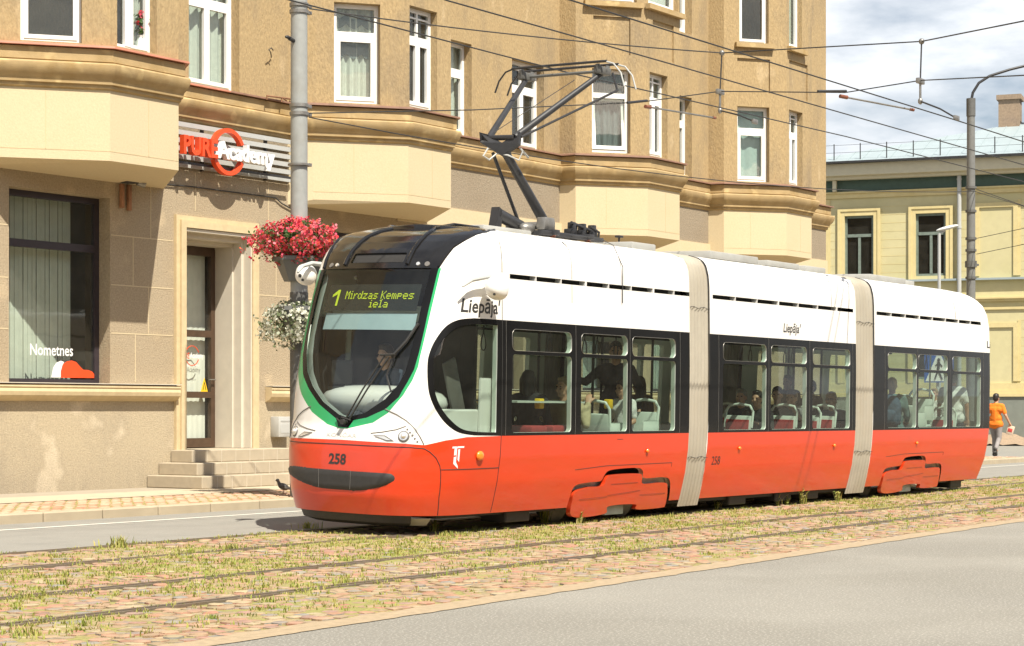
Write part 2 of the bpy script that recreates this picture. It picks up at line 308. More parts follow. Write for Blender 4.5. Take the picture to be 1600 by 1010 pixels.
nz_ = lambda x, y: math.sin(x*1.7+y*.9)*math.sin(y*2.3-x*.6)+.6*math.sin(x*4.1+1)*math.sin(y*5.3+x*1.3)+.4*math.sin(x*9+y*7)
g = MB(); BX = list(np.arange(4, 46, .14)); BY = 50; V = []
for x in BX:
    y0 = edge_near(x)+.28
    for j in range(BY+1):
        y = y0+(15.02-y0)*j/BY; mossy = 1 if y > rail_y[3](x) else .6; V.append((x, y, (-.004+.015*max(-.6, min(1, nz_(x, y)*.9+.4))*mossy+RN.uniform(-.003, .003)) if 0 < j < BY else -.006))
g.add(V, [(i*(BY+1)+j, (i+1)*(BY+1)+j, (i+1)*(BY+1)+j+1, i*(BY+1)+j+1) for i in range(len(BX)-1) for j in range(BY)])
for X in ([-30, 0, 4], [BX[-1], 60, 100, 160]): strip(g, lambda x: edge_near(x)+.28, lambda x: 15.02, -.012, X)
struct(g, 'track_bed', M['bed'], True)
g = MB(); strip(g, lambda x: 15.02, lambda x: 18.88, -.004); struct(g, 'far_lane_road', M['asphalt_far'])
g = MB(); strip(g, lambda x: 17.92, lambda x: 18.04, .0, [-30, 60, 160]); struct(g, 'white_lane_line', M['paint'])
XK = [-20, 52]
g = MB()
for i in range(72): g.bbox(-20+i, -20+i+.985, 18.88, 19.05, -.1, .12, .018, 1)
struct(g, 'kerb', M['kerb'])
g = MB(); strip(g, lambda x: 19.05, lambda x: 21.1, .112, XK); struct(g, 'brick_pavement', M['bed'])
g = MB(); strip(g, lambda x: 21.1, lambda x: 22.45, .12, XK); struct(g, 'pale_pavement', M['slab_light'])
g = MB(); strip(g, lambda x: 22.45, lambda x: 23.6, .116, XK); struct(g, 'pavement', M['slab'])
g = MB(); g.add([(52, 18.88, .004), (300, 18.88, .004), (300, 200, .004), (52, 200, .004)], [(0, 1, 2, 3)]); struct(g, 'side_street_road', M['asphalt_far'])
g = MB(); g.add([(52, 17.6, .008), (160, 17.6, .008), (160, 19.6, .008), (52, 19.6, .008)], [(0, 1, 2, 3)]); struct(g, 'side_street_kerb_band', M['conc_edge'])
# paving bricks on the kerb side of the pavement
M['brick_pave'] = island_mat('paving_bricks', [(.38, .19, .12), (.50, .31, .20), (.42, .32, .22), (.52, .36, .25), (.36, .17, .10)], .9, .12, 20)
def stones(mb_v, mb_f, X, Y, SX, SY, H, rot, n=6, base=0.0):
    """irregular setts: a low n-sided stone per position"""
    N_ = len(X); ang = np.linspace(0, 2*np.pi, n, endpoint=False)[None, :]+RN.uniform(-.25, .25, (N_, n))
    ca, sa = np.cos(ang), np.sin(ang); pw = .55
    px = np.sign(ca)*np.abs(ca)**pw; py = np.sign(sa)*np.abs(sa)**pw
    jit = RN.uniform(.86, 1.04, (N_, n)); px = px*jit*SX[:, None]/2; py = py*jit*SY[:, None]/2
    c, s = np.cos(rot)[:, None], np.sin(rot)[:, None]; ox = px*c-py*s; oy = px*s+py*c
    lo = np.stack([X[:, None]+ox, Y[:, None]+oy, np.full_like(ox, base-.03)], -1)
    mid = np.stack([X[:, None]+ox*.95, Y[:, None]+oy*.95, base+H[:, None]*.55+0*ox], -1)
    tp = np.stack([X[:, None]+ox*.72, Y[:, None]+oy*.72, base+H[:, None]*(1+RN.uniform(-.12, .12, (N_, n)))], -1)
    V = np.concatenate([lo, mid, tp], 1).reshape(-1, 3); F = []
    for i in range(N_):
        b = i*3*n
        for r in (0, n):
            for k in range(n): F.append((b+r+k, b+r+(k+1) % n, b+r+n+(k+1) % n, b+r+n+k))
        F.append(tuple(range(b+2*n, b+3*n)))
    me = bpy.data.meshes.new('cobblestones'); me.from_pydata(V.tolist(), [], F); return me
P = []
for x in np.arange(3, 62, 1):
    step = .135 if x < 26 else .2
    for xx in np.arange(x, x+1, step):
        y = edge_near(xx)+.36
        while y < 14.95:
            if all(abs(y-f(xx)) > .10 for f in rail_y.values()) and xx/max(y, .1) > .72: P.append((xx+rnd.uniform(-.04, .04), y+rnd.uniform(-.03, .03), step))
            y += step*rnd.uniform(.72, .95)
P = np.array(P); k = len(P); sc = P[:, 2]
me = stones(None, None, P[:, 0], P[:, 1], sc*RN.uniform(.80, 1.15, k), sc*RN.uniform(.72, .98, k), RN.uniform(-.004, .017, k), RN.uniform(-.25, .25, k), 8)
M['setts'] = island_mat('granite_setts', [(.33, .175, .115), (.30, .225, .13), (.37, .22, .15), (.26, .205, .12), (.37, .30, .185), (.35, .165, .11), (.22, .21, .185), (.33, .235, .135)], .88, .2, 16, bump=.5, bscale=70)
cs = link('cobblestones', me, M['setts'], None, True, 50); tag(cs, 'rounded pink and grey granite cobblestones paving the tram track bed', 'cobblestones', kind='stuff')
P = np.array([(x+(j % 2)*.1, y) for j, y in enumerate(np.arange(19.12, 21.06, .11)) for x in np.arange(13, 52, .21)]); k = len(P)
me = stones(None, None, P[:, 0], P[:, 1], np.full(k, .2), np.full(k, .1), RN.uniform(.004, .012, k), RN.uniform(-.04, .04, k), 4, .112)
tag(link('paving_bricks', me, M['brick_pave'], None, False), 'band of small red and beige paving bricks beside the kerb', 'paving bricks', kind='stuff')
# rails
RAILNAME = {1: 'tram rail against the grey far lane, partly under the tram', 2: 'thin tram rail with the tram standing over it, at cobble side', 3: 'empty tram rail, upper one of the pair between tram and near road', 4: 'empty tram rail, lower one of the pair, closest to the near road'}
M['rail'] = mat('rail_steel', (.19, .155, .12), .5, .2, 20, metal=.35, stain=(.17, .10, .06), sscale=4, samt=.7)
for k, f in rail_y.items():
    g = MB(); X = [-20]+list(range(0, 66, 3))+[120]
    for a, b, z0, z1 in ((-.06, -.022, -.05, .014), (.012, .05, -.05, .018), (-.022, .012, -.05, -.004)):
        V = []
        for x in X:
            y = f(min(max(x, -5), 70)); V += [(x, y+a, z0), (x, y+b, z0), (x, y+b, z1), (x, y+a, z1)]
        n = len(X); g.add(V, [(i*4+j, (i+1)*4+j, (i+1)*4+(j+1) % 4, i*4+(j+1) % 4) for i in range(n-1) for j in range(4)])
    tag(g.build('tram_rail', M['rail'], None, False), 'dark grooved steel '+RAILNAME[k], 'tram rail', 'grooved tram rails')

# ================================================================ CORNER BUILDING
bld = thing('corner_building', 'large ochre rendered apartment building with bay windows behind the red and white tram', 'building', (8, 23.5, 0))
def part(mb, name, m, parent=None, smooth=False, ang=35):
    o = mb.build(name, m, None, smooth, ang); p = parent or bld
    o.parent = p; return tag(o)
def to_local(mb): mb.v = [(x-8, y-23.5, z) for x, y, z in mb.v]; return mb
YF = 23.5; F0 = ((8, YF), (1, 0), (0, -1))
BAYS = [((19.85, 23.5), (19.9, 23.12), (21.2, 22.1), (22.66, 22.1), (23.75, 23.5)),
        ((26.85, 23.5), (27.18, 23.18), (28.56, 22.1), (29.86, 22.1), (30.95, 23.5)),
        ((35.68, 23.5), (35.73, 23.12), (37.03, 22.1), (38.41, 22.1), (39.5, 23.5)),
        ((42.24, 23.5), (42.32, 23.12), (43.63, 22.1), (45.0, 22.1), (46.1, 23.5))]
XE = 48.72
def face(a, b):
    a = Vector(a); b = Vector(b); d = (b-a).normalized(); return (a, d, Vector((d.y, -d.x)), (b-a).length)
def on_face(f, px, py):
    p, d, n = f[:3]; r = ray(px); t = (p[0]*n[0]+p[1]*n[1])/(r[0]*n[0]+r[1]*n[1])
    x, y = r[0]*t, r[1]*t; return ((x-p[0])*d[0]+(y-p[1])*d[1], EYE-(py-640)/3100*t)
FM = (Vector((8, YF)), Vector((1, 0)), Vector((0, -1)), XE-8)
windows = []                                            # face, hole, style, dressing
def win(f, x0, y0, x1, y1, style, dress, xr=None, depth=.2, width=None):
    """opening measured at its frame: left/top/right/bottom"""
    t0, zb = on_face(f, x0, y1); t1, zt = on_face(f, xr or x1, y0); zb = on_face(f, (x0+x1)/2, y1)[1]; zt = on_face(f, (x0+x1)/2, y0)[1]
    if width: t0 = t1-width
    h = (t0, t1, zb, zt); windows.append((f, h, style, dress, depth)); return h
mainH = []; SHZ = (1.80, 4.86)
# ground floor
sh0 = on_face(FM, 14, 450)[0]; sh1 = on_face(FM, 172, 450)[0]
shop = (sh0, sh1, 1.80, 4.80, .30); mainH.append(shop)
dr0 = on_face(FM, 285, 500)[0]; dr1 = on_face(FM, 389, 500)[0]; door = (dr0, dr1, .72, 4.45, .75); mainH.append(door)
hid = [(19.6, 21.7), (25.2, 26.3), (28.6, 30.1), (31.6, 33.4), (35.4, 36.6)]
for a, b in hid: mainH.append((a, b, 1.8, 4.7, .3))
# first floor, main wall
f1 = []
f1.append(win(FM, 295, -60, 362, 143, 'T2', 'light', xr=374)); f1.append(win(FM, 708, 65, 728, 200, 'T', 'light', xr=737, width=1.1))
f1.append(win(FM, 800, 96, 845, 236, 'T2', 'dark', xr=850)); f1.append(win(FM, 1060, 150, 1072, 256, 'T', 'light', xr=1081, width=1.1))
f1 = [(h[0], h[1], 6.9, h[3]) for h in f1]
for i, h in enumerate(f1):
    k = len(windows)-len(f1)+i; windows[k] = (windows[k][0], h, *windows[k][2:])
up = [(h[0], h[1], 10.35, 12.4) for h in f1]
for h in up: windows.append((FM, h, 'T', 'light', .2))
mainH += [(*h, .2) for h in f1+up]
lo = MB(); wall_face(lo, *FM[:3], XE-8, (0, 1.55), [h for h in mainH if h[2] < 1.5]); part(to_local(lo), 'plinth_wall', M['plinth'])
mid = MB(); wall_face(mid, *FM[:3], XE-8, (1.55, 5.42), [h for h in mainH if h[2] < 3]); part(to_local(mid), 'ground_floor_wall', M['ground_floor'])
gw = MB(); wall_face(gw, *FM[:3], XE-8, (5.42, 6.25), []); part(to_local(gw), 'wall_band', M['greywall'])
uw = MB(); wall_face(uw, *FM[:3], XE-8, (6.25, 14.5), [h for h in mainH if h[2] > 6])
uw.add([(XE, 23.5, 0), (XE, 36, 0), (XE, 36, 14.5), (XE, 23.5, 14.5)], [(0, 1, 2, 3)]); uw.add([(8, 23.5, 0), (8, 36, 0), (8, 36, 14.5), (8, 23.5, 14.5)], [(3, 2, 1, 0)])
uw.add([(8, 36, 0), (XE, 36, 0), (XE, 36, 14.5), (8, 36, 14.5)], [(0, 1, 2, 3)])
part(to_local(uw), 'upper_wall', M['ochre'])
rf = MB(); rf.box(7.7, XE+.3, 23.2, 36.3, 14.5, 14.7); part(to_local(rf), 'roof', M['redsheet'])
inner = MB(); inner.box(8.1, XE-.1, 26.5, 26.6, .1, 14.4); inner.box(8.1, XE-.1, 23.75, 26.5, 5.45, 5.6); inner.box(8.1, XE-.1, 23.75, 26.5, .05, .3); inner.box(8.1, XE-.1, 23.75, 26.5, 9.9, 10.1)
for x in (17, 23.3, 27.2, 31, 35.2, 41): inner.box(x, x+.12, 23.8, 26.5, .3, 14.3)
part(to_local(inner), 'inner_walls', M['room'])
WB = [dict(A=(32, -70, 120, 70, 'S', 'black'), Ax=128, B=(183, -60, 245, 90, 'D', 'vase')),
      dict(A=(522, 5, 590, 163, 'T', 'curtain'), Ax=594, B=(640, 14, 683, 175, 'T2', 'dark')),
      dict(A=(925, 108, 980, 239, 'T', 'tilt'), Ax=985, B=(1015, 116, 1043, 247, 'T2', 'light'), A3=(920, -140, 995, 3), B3=(1013, -130, 1060, 14), PA=(927, 26, 985, 85), PB=(1020, 36, 1053, 94)),
      dict(A=(1152, 167, 1197, 284, 'T', 'blue'), Ax=1202, B=(1233, 174, 1254, 291, 'T2', 'light'), A3=(1155, -60, 1201, 68), B3=(1233, -50, 1253, 76), PA=(1152, 92, 1203, 145), PB=(1233, 98, 1262, 155))]
for (c1, c2, c3, c4, c5), W in zip(BAYS, WB):
    bm_, ba, bs = MB(), MB(), MB()
    fs = [face(c1, c2), face(c2, c3), face(c3, c4), face(c4, c5)]; Hs = [[], [], [], []]
    for key, k in (('A', 1), ('B', 2)):
        a = W[key]; h = win(fs[k], a[0], a[1], a[2], a[3], a[4], a[5], xr=W.get('Ax') if key == 'A' else None, depth=.16)
        h = (h[0], h[1], max(h[2], 6.92), h[3]); windows[-1] = (windows[-1][0], h, *windows[-1][2:]); Hs[k].append((*h, .16))
        if key+'3' in W:
            b = W[key+'3']; h3 = win(fs[k], b[0], b[1], b[2], b[3], 'S', 'dark' if key == 'A' else 'light', depth=.14); Hs[k].append((*h3, .14))
            s = MB(); obox(s, fs[k][0], fs[k][1], fs[k][2], h3[0]-.12, h3[1]+.12, 0.002, .12, h3[2]-.12, h3[2]-.01); part(to_local(s), 'window_sill', M['cornice'])
        elif W is WB[1] or W is WB[0]:
            h3 = (h[0], h[1], 10.35, 12.4); windows.append((fs[k], h3, 'S', 'light', .14)); Hs[k].append((*h3, .14))
        if 'P'+key in W:
            b = W['P'+key]; x0, z1 = on_face(fs[k], b[0], b[1]); x1, z0 = on_face(fs[k], b[2], b[3]); z1 = on_face(fs[k], (b[0]+b[2])/2, b[1])[1]; z0 = on_face(fs[k], (b[0]+b[2])/2, b[3])[1]; Hs[k].append((x0, x1, z0, z1, .045, 1))
    for k in range(4):
        wall_face(bm_, *fs[k][:3], fs[k][3], (6.25, 14.5), Hs[k])
        wall_face(ba, *fs[k][:3], fs[k][3], (5.16, 6.26), [])
    ba.add([(*p, 5.16) for p in (c2, c3, c4)]+[(c1[0], c1[1], 5.06), (c5[0], c5[1], 5.06)], [(0, 3, 4, 2, 1)])
    ba.add([(*c1, 5.16), (*c2, 5.16), (c1[0], c1[1], 5.06)], [(0, 2, 1)]); ba.add([(*c4, 5.16), (*c5, 5.16), (c5[0], c5[1], 5.06)], [(0, 2, 1)])
    for k, tt in ((1, (.42,)), (2, (.55,))):                 # fine joints and a drip line in the smooth render
        for q in tt: obox(bs, *fs[k][:3], fs[k][3]*q, fs[k][3]*q+.012, .0005, .003, 5.3, 6.22)
        obox(bs, *fs[k][:3], 0, fs[k][3], .0005, .003, 5.30, 5.312)
    bw_ = part(to_local(bm_), 'bay_wall', M['ochre']); ap = part(to_local(ba), 'bay_apron', M['apron'], bw_); part(to_local(bs), 'render_joints', M['surround'], bw_)
path = [(8, 23.5)]+[p for b in BAYS for p in b]+[(XE, 23.5), (XE, 27)]
g = MB(); sweep(g, path, [(.005, 6.83), (.10, 6.82), (.10, 6.635), (.085, 6.63), (.085, 6.615), (.165, 6.605), (.18, 6.58), (.18, 6.54), (.165, 6.49), (.13, 6.42), (.085, 6.37), (.075, 6.34), (.075, 6.30), (.04, 6.29), (.04, 6.245), (.005, 6.22)])
part(to_local(g), 'cornice', M['cornice'], smooth=True, ang=30)
for pp, m_ in ((path[:6]+[(25.2, 23.5)], 'redsheet'), ([(25.2, 23.5)]+path[6:], 'browncap')):
    g = MB(); sweep(g, pp, [(.003, 6.90), (.16, 6.865), (.165, 6.835), (.003, 6.834)]); part(to_local(g), 'sill_sheet', M[m_])
def plain(x0, x1, prof, name, m):
    g = MB(); sweep(g, [(x0, 23.5), (x1, 23.5)], prof); return part(to_local(g), name, m, smooth=True, ang=30)
LEDGE = [(.003, 1.80), (.16, 1.785), (.165, 1.75), (.15, 1.73), (.165, 1.68), (.15, 1.62), (.10, 1.57), (.05, 1.55), (.003, 1.53)]
dl = 8+dr0-.18; drr = 8+dr1+.24
plain(8, dl-.02, LEDGE, 'ledge', M['surround']); plain(26.25, XE, LEDGE, 'ledge', M['surround'])
g = MB(); obox(g, *F0, .0, dl-8.02, .003, .18, 1.803, 1.815); obox(g, *F0, 18.25, XE-8, .003, .18, 1.803, 1.815); part(to_local(g), 'ledge_capping', M['reveal'])
g = MB(); obox(g, *F0, 22.0, XE-8, .002, .05, 5.02, 5.40); part(to_local(g), 'cream_band', M['apron'])
M['blind'] = mat('blind_strips', (.76, .76, .68), .9, .06, 6)
# door surround, reveal, steps
g = MB()
for a, b, o in ((-.20, -.12, .06), (-.12, .0, .10)):
    obox(g, *F0, dr0+a, dr0+b, .002, o, .72, 4.45-a+.004); obox(g, *F0, dr1-b, dr1-a, .002, o, .72, 4.45-a+.004)
    obox(g, *F0, dr0+b, dr1-b, .002, o, 4.45-b, 4.45-a)
part(to_local(g), 'door_surround', M['surround'])
g = MB()
X1 = 8+dr1; X0 = 8+dr0
for k, (y0, y1, ins) in enumerate(((23.43, 23.6, .03), (23.6, 23.78, .09), (23.78, 24.28, .127))):
    g.box(X1-ins, X1-.002, y0, y1-.001, .73, 4.44); g.box(X0+.002, X0+ins, y0, y1-.001, .73, 4.44); g.box(X0+ins, X1-ins, y0, y1-.001, 4.44-ins*1.6, 4.44)
part(to_local(g), 'door_reveal', M['reveal'])
g = MB(); DY = 24.22
for x0, x1, z0, z1 in ((X0+.02, X0+.12, .74, 4.2), (X1-.23, X1-.13, .74, 4.2), (X0+.12, X1-.23, .74, .90), (X0+.12, X1-.23, 2.66, 2.78), (X0+.12, X1-.23, 4.08, 4.2), (X0+.12, X1-.23, 1.60, 1.71)): g.box(x0, x1, DY-.04, DY+.04, z0, z1)
g.box(X0, X1, DY-.03, DY+.04, 4.2, 4.46)
dobj = part(to_local(g), 'door', M['brown'])
tag(dobj, 'brown metal glazed door standing above the tiled steps')
g = MB()
for z0, z1 in ((.90, 1.60), (1.71, 2.66), (2.78, 4.08)): g.add([(X0+.12, DY, z0), (X1-.23, DY, z0), (X1-.23, DY, z1), (X0+.12, DY, z1)], [(0, 1, 2, 3)])
part(to_local(g), 'pane', M['pane'], dobj)
g = MB(); V = []; F = []
for i in range(61): x = X0+.1+(X1-X0-.3)*i/60; V += [(x, DY+.14+.003*math.sin(i*1.1), .8), (x, DY+.14+.003*math.sin(i*1.1), 4.2)]
g.add(V, [(2*i, 2*i+2, 2*i+3, 2*i+1) for i in range(60)]); part(to_local(g), 'curtain', M['blind'], dobj)
g = MB(); g.tube([(X1-.19, DY-.04, 1.92), (X1-.19, DY-.10, 1.92), (X1-.34, DY-.10, 1.92)], .012); part(to_local(g), 'handle', M['steel'], dobj)
zz = DY-.006
def door_text(px0, py0, px1, py1, s, m, nm, bold=.01):
    a = atY(px0, py0, zz); b = atY(px1, py1, zz); g = MB(); text_on(g, s, lambda x, y, z: (a.x+(b.x-a.x)*x, zz, b.z+(a.z-b.z)*y), bold); part(to_local(g), nm, m, dobj)
door_text(284, 551, 296, 561, 'PURE', M['orange'], 'lettering'); door_text(297, 551, 318, 563, 'Academy', M['white'], 'lettering'); door_text(291, 569, 311, 573, 'm\u0101c\u012bbu centrs', M['white'], 'lettering', 0)
a = atY(300, 556, zz); g = MB()
for s0 in (.35, 3.49):
    g.tube([(a.x+.17*math.cos(s0+2.4*i/12), zz-.002, a.z+.17*math.sin(s0+2.4*i/12)) for i in range(13)], .008, 4)
part(to_local(g), 'emblem', M['orange'], dobj)
a = atY(319, 602, zz); g = MB(); g.prism([(a.x-.09, zz, a.z-.12), (a.x+.09, zz, a.z-.12), (a.x, zz, a.z+.13)], (0, -.003, 0)); part(to_local(g), 'warning_sticker', M['yellow'], dobj)
g = MB(); g.tube([(a.x-.035, zz-.006, a.z-.08), (a.x, zz-.006, a.z+.05), (a.x+.035, zz-.006, a.z-.08)], .008, 4); part(to_local(g), 'sticker_mark', M['black'], dobj)
g = MB()
for i, (z0, z1, x0, x1, y) in enumerate(((.12, .32, 23.35, 27.1, 22.25), (.32, .52, 23.62, 26.75, 22.62), (.52, .725, 23.9, 26.4, 23.0))):
    g.bbox(x0, x1, y, 23.49, z0, z1, .012, 1)
g.box(X0+.01, X1-.01, 23.49, 24.3, .5, .724); part(to_local(g), 'steps', M['concrete'])
g = MB()
for (z0, z1, x0, x1, y) in ((.12, .31, 23.35, 27.1, 22.25), (.32, .51, 23.62, 26.75, 22.62), (.52, .715, 23.9, 26.4, 23.0)):
    x = x0+.35
    while x < x1: g.box(x, x+.006, y-.002, y+.02, z0, z1); x += .35
part(to_local(g), 'tile_joints', M['reveal'])
# joints between the big rendered blocks of the ground floor
g = MB()
for z in (2.62, 3.4, 4.2): obox(g, *F0, sh1+.02, dr0-.22, .0005, .004, z, z+.018); obox(g, *F0, 2, sh0-.02, .0005, .004, z, z+.018); obox(g, *F0, dr1+.26, 40, .0005, .004, z, z+.018)
for t, z0, z1 in ((sh1+.55, 1.85, 2.62), (sh1+.85, 2.64, 3.4), (sh1+.5, 3.42, 4.2), (sh1+.9, 4.22, 5.4), (dr1+.7, 3.42, 4.2), (dr1+1.0, 2.64, 3.4), (dr1+.5, 4.22, 5.4), (dr0+.3, 4.75, 5.4)): obox(g, *F0, t, t+.015, .0005, .004, z0, z1)
part(to_local(g), 'block_joints', M['apron'])
# shop windows
def shopwin(h, z0, z1, front=False):
    p, d, n = F0; r = .28; t0, t1 = h
    g = MB(); zt = 3.92 if front else 3.9
    for a, b, c, e in ((t0, t0+.10, z0, z1), (t1-.10, t1, z0, z1), (t0+.1, t1-.1, z0, z0+.08), (t0+.1, t1-.1, z1-.1, z1), (t0+.1, t1-.1, zt, zt+.12)): obox(g, p, d, n, a, b, -r-.05, -r+.03, c, e)
    o = part(to_local(g), 'shop_window', M['darkframe'])
    g = MB()
    for c, e in ((z0+.08, zt), (zt+.12, z1-.1)): obox(g, p, d, n, t0+.1, t1-.1, -r-.012, -r-.006, c, e)
    part(to_local(g), 'pane', M['pane'], o)
    g = MB(); V = []; F = []; k = int((t1-t0-.2)/.09)
    for i in range(k):
        x = 8+t0+.12+i*.09
        if front and x > 8+t1-.42: break
        q = len(V); a = .10+.06*math.sin(i*2.3); V += [(x, 24.03, z0+.05), (x+.094*math.cos(a), 24.03+.094*math.sin(a), z0+.05), (x+.094*math.cos(a), 24.03+.094*math.sin(a), z1-.02), (x, 24.03, z1-.02)]; F.append((q, q+1, q+2, q+3))
    g.add(V, F); part(to_local(g), 'vertical_blind', M['blind'], o)
    return o
so_ = shopwin((sh0, sh1), 1.80, 4.80, True)
yy = YF+.262
def flat_text(par, s, x0, y0, x1, y1, m, nm, Y=yy, bold=.0):
    a = atY(x0, y0, Y); b = atY(x1, y1, Y); g = MB(); text_on(g, s, lambda x, y, z: (a.x+(b.x-a.x)*x, Y, b.z+(a.z-b.z)*y), bold); return part(to_local(g), nm, m, par)
flat_text(so_, 'Nometnes', 47, 537, 114, 557, M['white'], 'lettering', bold=.012)
def blob(pts, m, Y):
    g = MB(); g.prism([tuple(atY(x, y, Y)) for x, y in pts], (0, -.003, 0)); return part(to_local(g), 'window_sticker', m, so_)
blob([(95, 590.5), (95, 580), (98, 570), (104, 565), (112, 563.5), (119, 566), (125, 573), (130, 578), (138, 578.5), (144, 581), (147, 585), (147, 591)], M['orange'], yy)
blob([(80, 590), (83, 575), (88, 567), (95, 564), (100, 566), (97, 572), (95, 580), (94.5, 590)], M['white'], yy+.006)
for a, b in hid: shopwin((a, b), 1.8, 4.7)
# upstairs windows
def window(f, h, style, dress, depth):
    p, d, n = f[:3]; t0, t1, z0, z1 = h; r = -depth; fw = .085
    g = MB(); P_ = []
    def fr(a, b, c, e, o=0, w=fw):
        for q in ((a, a+w, c, e), (b-w, b, c, e), (a+w, b-w, c, c+w), (a+w, b-w, e-w, e)): obox(g, p, d, n, q[0], q[1], r-.05+o, r+.01+o, q[2], q[3])
    zt = z0+(z1-z0)*.69; inn = []
    e = .002
    fr(t0+e, t1-e, z0+e, z1-e, 0, .075)
    if style in ('T', 'T2'):
        obox(g, p, d, n, t0+.075, t1-.075, r-.04, r+.02, zt-.05, zt+.06)
        if style == 'T2':
            m_ = (t0+t1)/2; fr(t0+.07, m_, z0+.07, zt-.045, .014, .065); fr(m_+.001, t1-.07, z0+.07, zt-.045, .014, .065); obox(g, p, d, n, m_-.025, m_+.025, r-.04, r+.008, zt+.06, z1-.075)
            obox(g, p, d, n, t0+.08, t1-.08, r-.03, r+.002, (zt+z1)/2+.1, (zt+z1)/2+.13)
        elif dress != 'tilt': fr(t0+.07, t1-.07, z0+.07, zt-.045, .014, .075)
        else:
            M4 = []
            for (a, b, c, e_) in ((t0+.05, t0+.14, z0+.09, zt-.02), (t1-.14, t1-.05, z0+.09, zt-.02), (t0+.14, t1-.14, z0+.09, z0+.17), (t0+.14, t1-.14, zt-.1, zt-.02)):
                k = len(g.v); obox(g, p, d, n, a, b, r-.03, r+.03, c, e_)
                for i in range(k, k+8):
                    x, y, z = g.v[i]; s = (z-z0-.09)*-.10; g.v[i] = (x+n[0]*s, y+n[1]*s, z)
    elif style == 'D':
        m_ = t0+(t1-t0)*.36; obox(g, p, d, n, m_, m_+.13, r-.045, r+.02, z0+.06, z1-.06); fr(m_+.12, t1-.06, z0+.05, z1-.06, .014, .05)
    else: fr(t0+.06, t1-.06, z0+.06, z1-.06, .014, .06)
    o = part(to_local(g), 'window', M['pvc'])
    g = MB(); obox(g, p, d, n, t0+.05, t1-.05, r-.036, r-.030, z0+.05, z1-.05); part(to_local(g), 'pane', M['pane'], o)
    if dress in ('light', 'curtain', 'blue', 'vase', 'tilt'):
        g = MB(); V = []; k = 60; a0, a1 = t0-.1, t1+.1
        if dress == 'vase': a0 = t0+(t1-t0)*.55
        zc0 = z0
        for i in range(k+1):
            t = a0+(a1-a0)*i/k; y = r-.16-.025*math.sin(i*(.9 if dress != 'blue' else .3))-(.02*math.sin(i*.37))
            zl = zc0 if dress != 'curtain' else z0+(z1-z0)*(.0 if i < 14 else .0)
            V += [(p[0]+d[0]*t+n[0]*y, p[1]+d[1]*t+n[1]*y, zl), (p[0]+d[0]*t+n[0]*y, p[1]+d[1]*t+n[1]*y, z1)]
        g.add(V, [(2*i, 2*i+2, 2*i+3, 2*i+1) for i in range(k)])
        part(to_local(g), 'curtain', M['curtain_blue'] if dress == 'blue' else M['curtain_dark'] if dress == 'tilt' else M['curtain'], o)
        if dress == 'curtain':                          # scalloped darker valance bands across the net
            for z_, hh, of in ((.82, .10, .135), (.52, .16, .13)):
                g = MB(); V = []
                for i in range(k+1):
                    t = t0+(t1-t0)*i/k; y = r-of; zc = z0+(z1-z0)*(z_ -.05*abs(math.sin(i*.105*1.5))); V += [(p[0]+d[0]*t+n[0]*y, p[1]+d[1]*t+n[1]*y, zc), (p[0]+d[0]*t+n[0]*y, p[1]+d[1]*t+n[1]*y, zc+hh*(z1-z0))]
                g.add(V, [(2*i, 2*i+2, 2*i+3, 2*i+1) for i in range(k)]); part(to_local(g), 'valance', M['curtain_dark'], o)
    return o
for a in windows: window(*a)
# balcony on the end wall
g = MB(); g.box(XE+.003, XE+.75, 24.6, 26.6, 9.55, 9.75); part(to_local(g), 'balcony', M['cornice'])
g = MB()
for i in range(12): g.cyl((XE+.68, 24.65+i*.17, 9.75), (XE+.68, 24.65+i*.17, 10.65), .014, n=6)
g.tube([(XE+.01, 24.64, 10.66), (XE+.68, 24.64, 10.66), (XE+.68, 26.56, 10.66)], .02)
for i in range(4): g.cyl((XE+.12+i*.16, 24.64, 9.75), (XE+.12+i*.16, 24.64, 10.65), .014, n=6)
part(to_local(g), 'balcony_railing', M['black'])

# sign, fixtures on the wall ---------------------------------------------------------------
sg = thing('shop_sign', 'shop sign of grey slats with PURE Academy letters and orange ring over the door', 'sign', (24.2, 23.4, 5.4))
def spart(g, nm, m, smooth=False, par=None): g.v = [(x-24.2, y-23.4, z-5.4) for x, y, z in g.v]; return g.build(nm, m, par or sg, smooth)
g = MB()
for i in range(6): g.box(22.76, 26.84, 23.40, 23.43, 5.45+i*.135, 5.45+i*.135+.078)
spart(g, 'slats', M['slat'])
for x in (23.2, 24.6, 26.2): g = MB(); g.box(x, x+.04, 23.44, 23.497, 5.43, 6.2); spart(g, 'mounting_bar', M['black'])
SY = 23.22
def sign_text(s, x0, y0, x1, y1, m):
    a = atY(x0, y0, SY); b = atY(x1, y1, SY); g = MB(); text_on(g, s, lambda x, y, z: (a.x+(b.x-a.x)*x, SY-.04+z, b.z+(a.z-b.z)*y), .03, .05); spart(g, 'letters', m)
sign_text('PURE', 281.5, 211, 335, 249, M['orange']); sign_text('Academy', 335, 220, 424, 269, M['white'])
c = atY(355, 238, SY); g = MB()
for s0, s1 in ((.42, 2.72), (3.56, 5.86)):
    k = 20; V = []
    for i in range(k+1):
        t = s0+(s1-s0)*i/k
        for rr, yy_ in ((.33, -.05), (.40, -.05), (.40, .05), (.33, .05)): V.append((c.x+rr*math.cos(t), SY+yy_, c.z+rr*math.sin(t)))
    F = [(i*4+j, i*4+4+j, i*4+4+(j+1) % 4, i*4+(j+1) % 4) for i in range(k) for j in range(4)]+[(0, 1, 2, 3), (k*4, k*4+1, k*4+2, k*4+3)]
    g.add(V, F)
spart(g, 'ring', M['orange'], True)
g = MB(); g.box(22.8, 26.7, SY+.06, SY+.09, c.z-.29, c.z-.25); spart(g, 'letter_rail', M['black'])
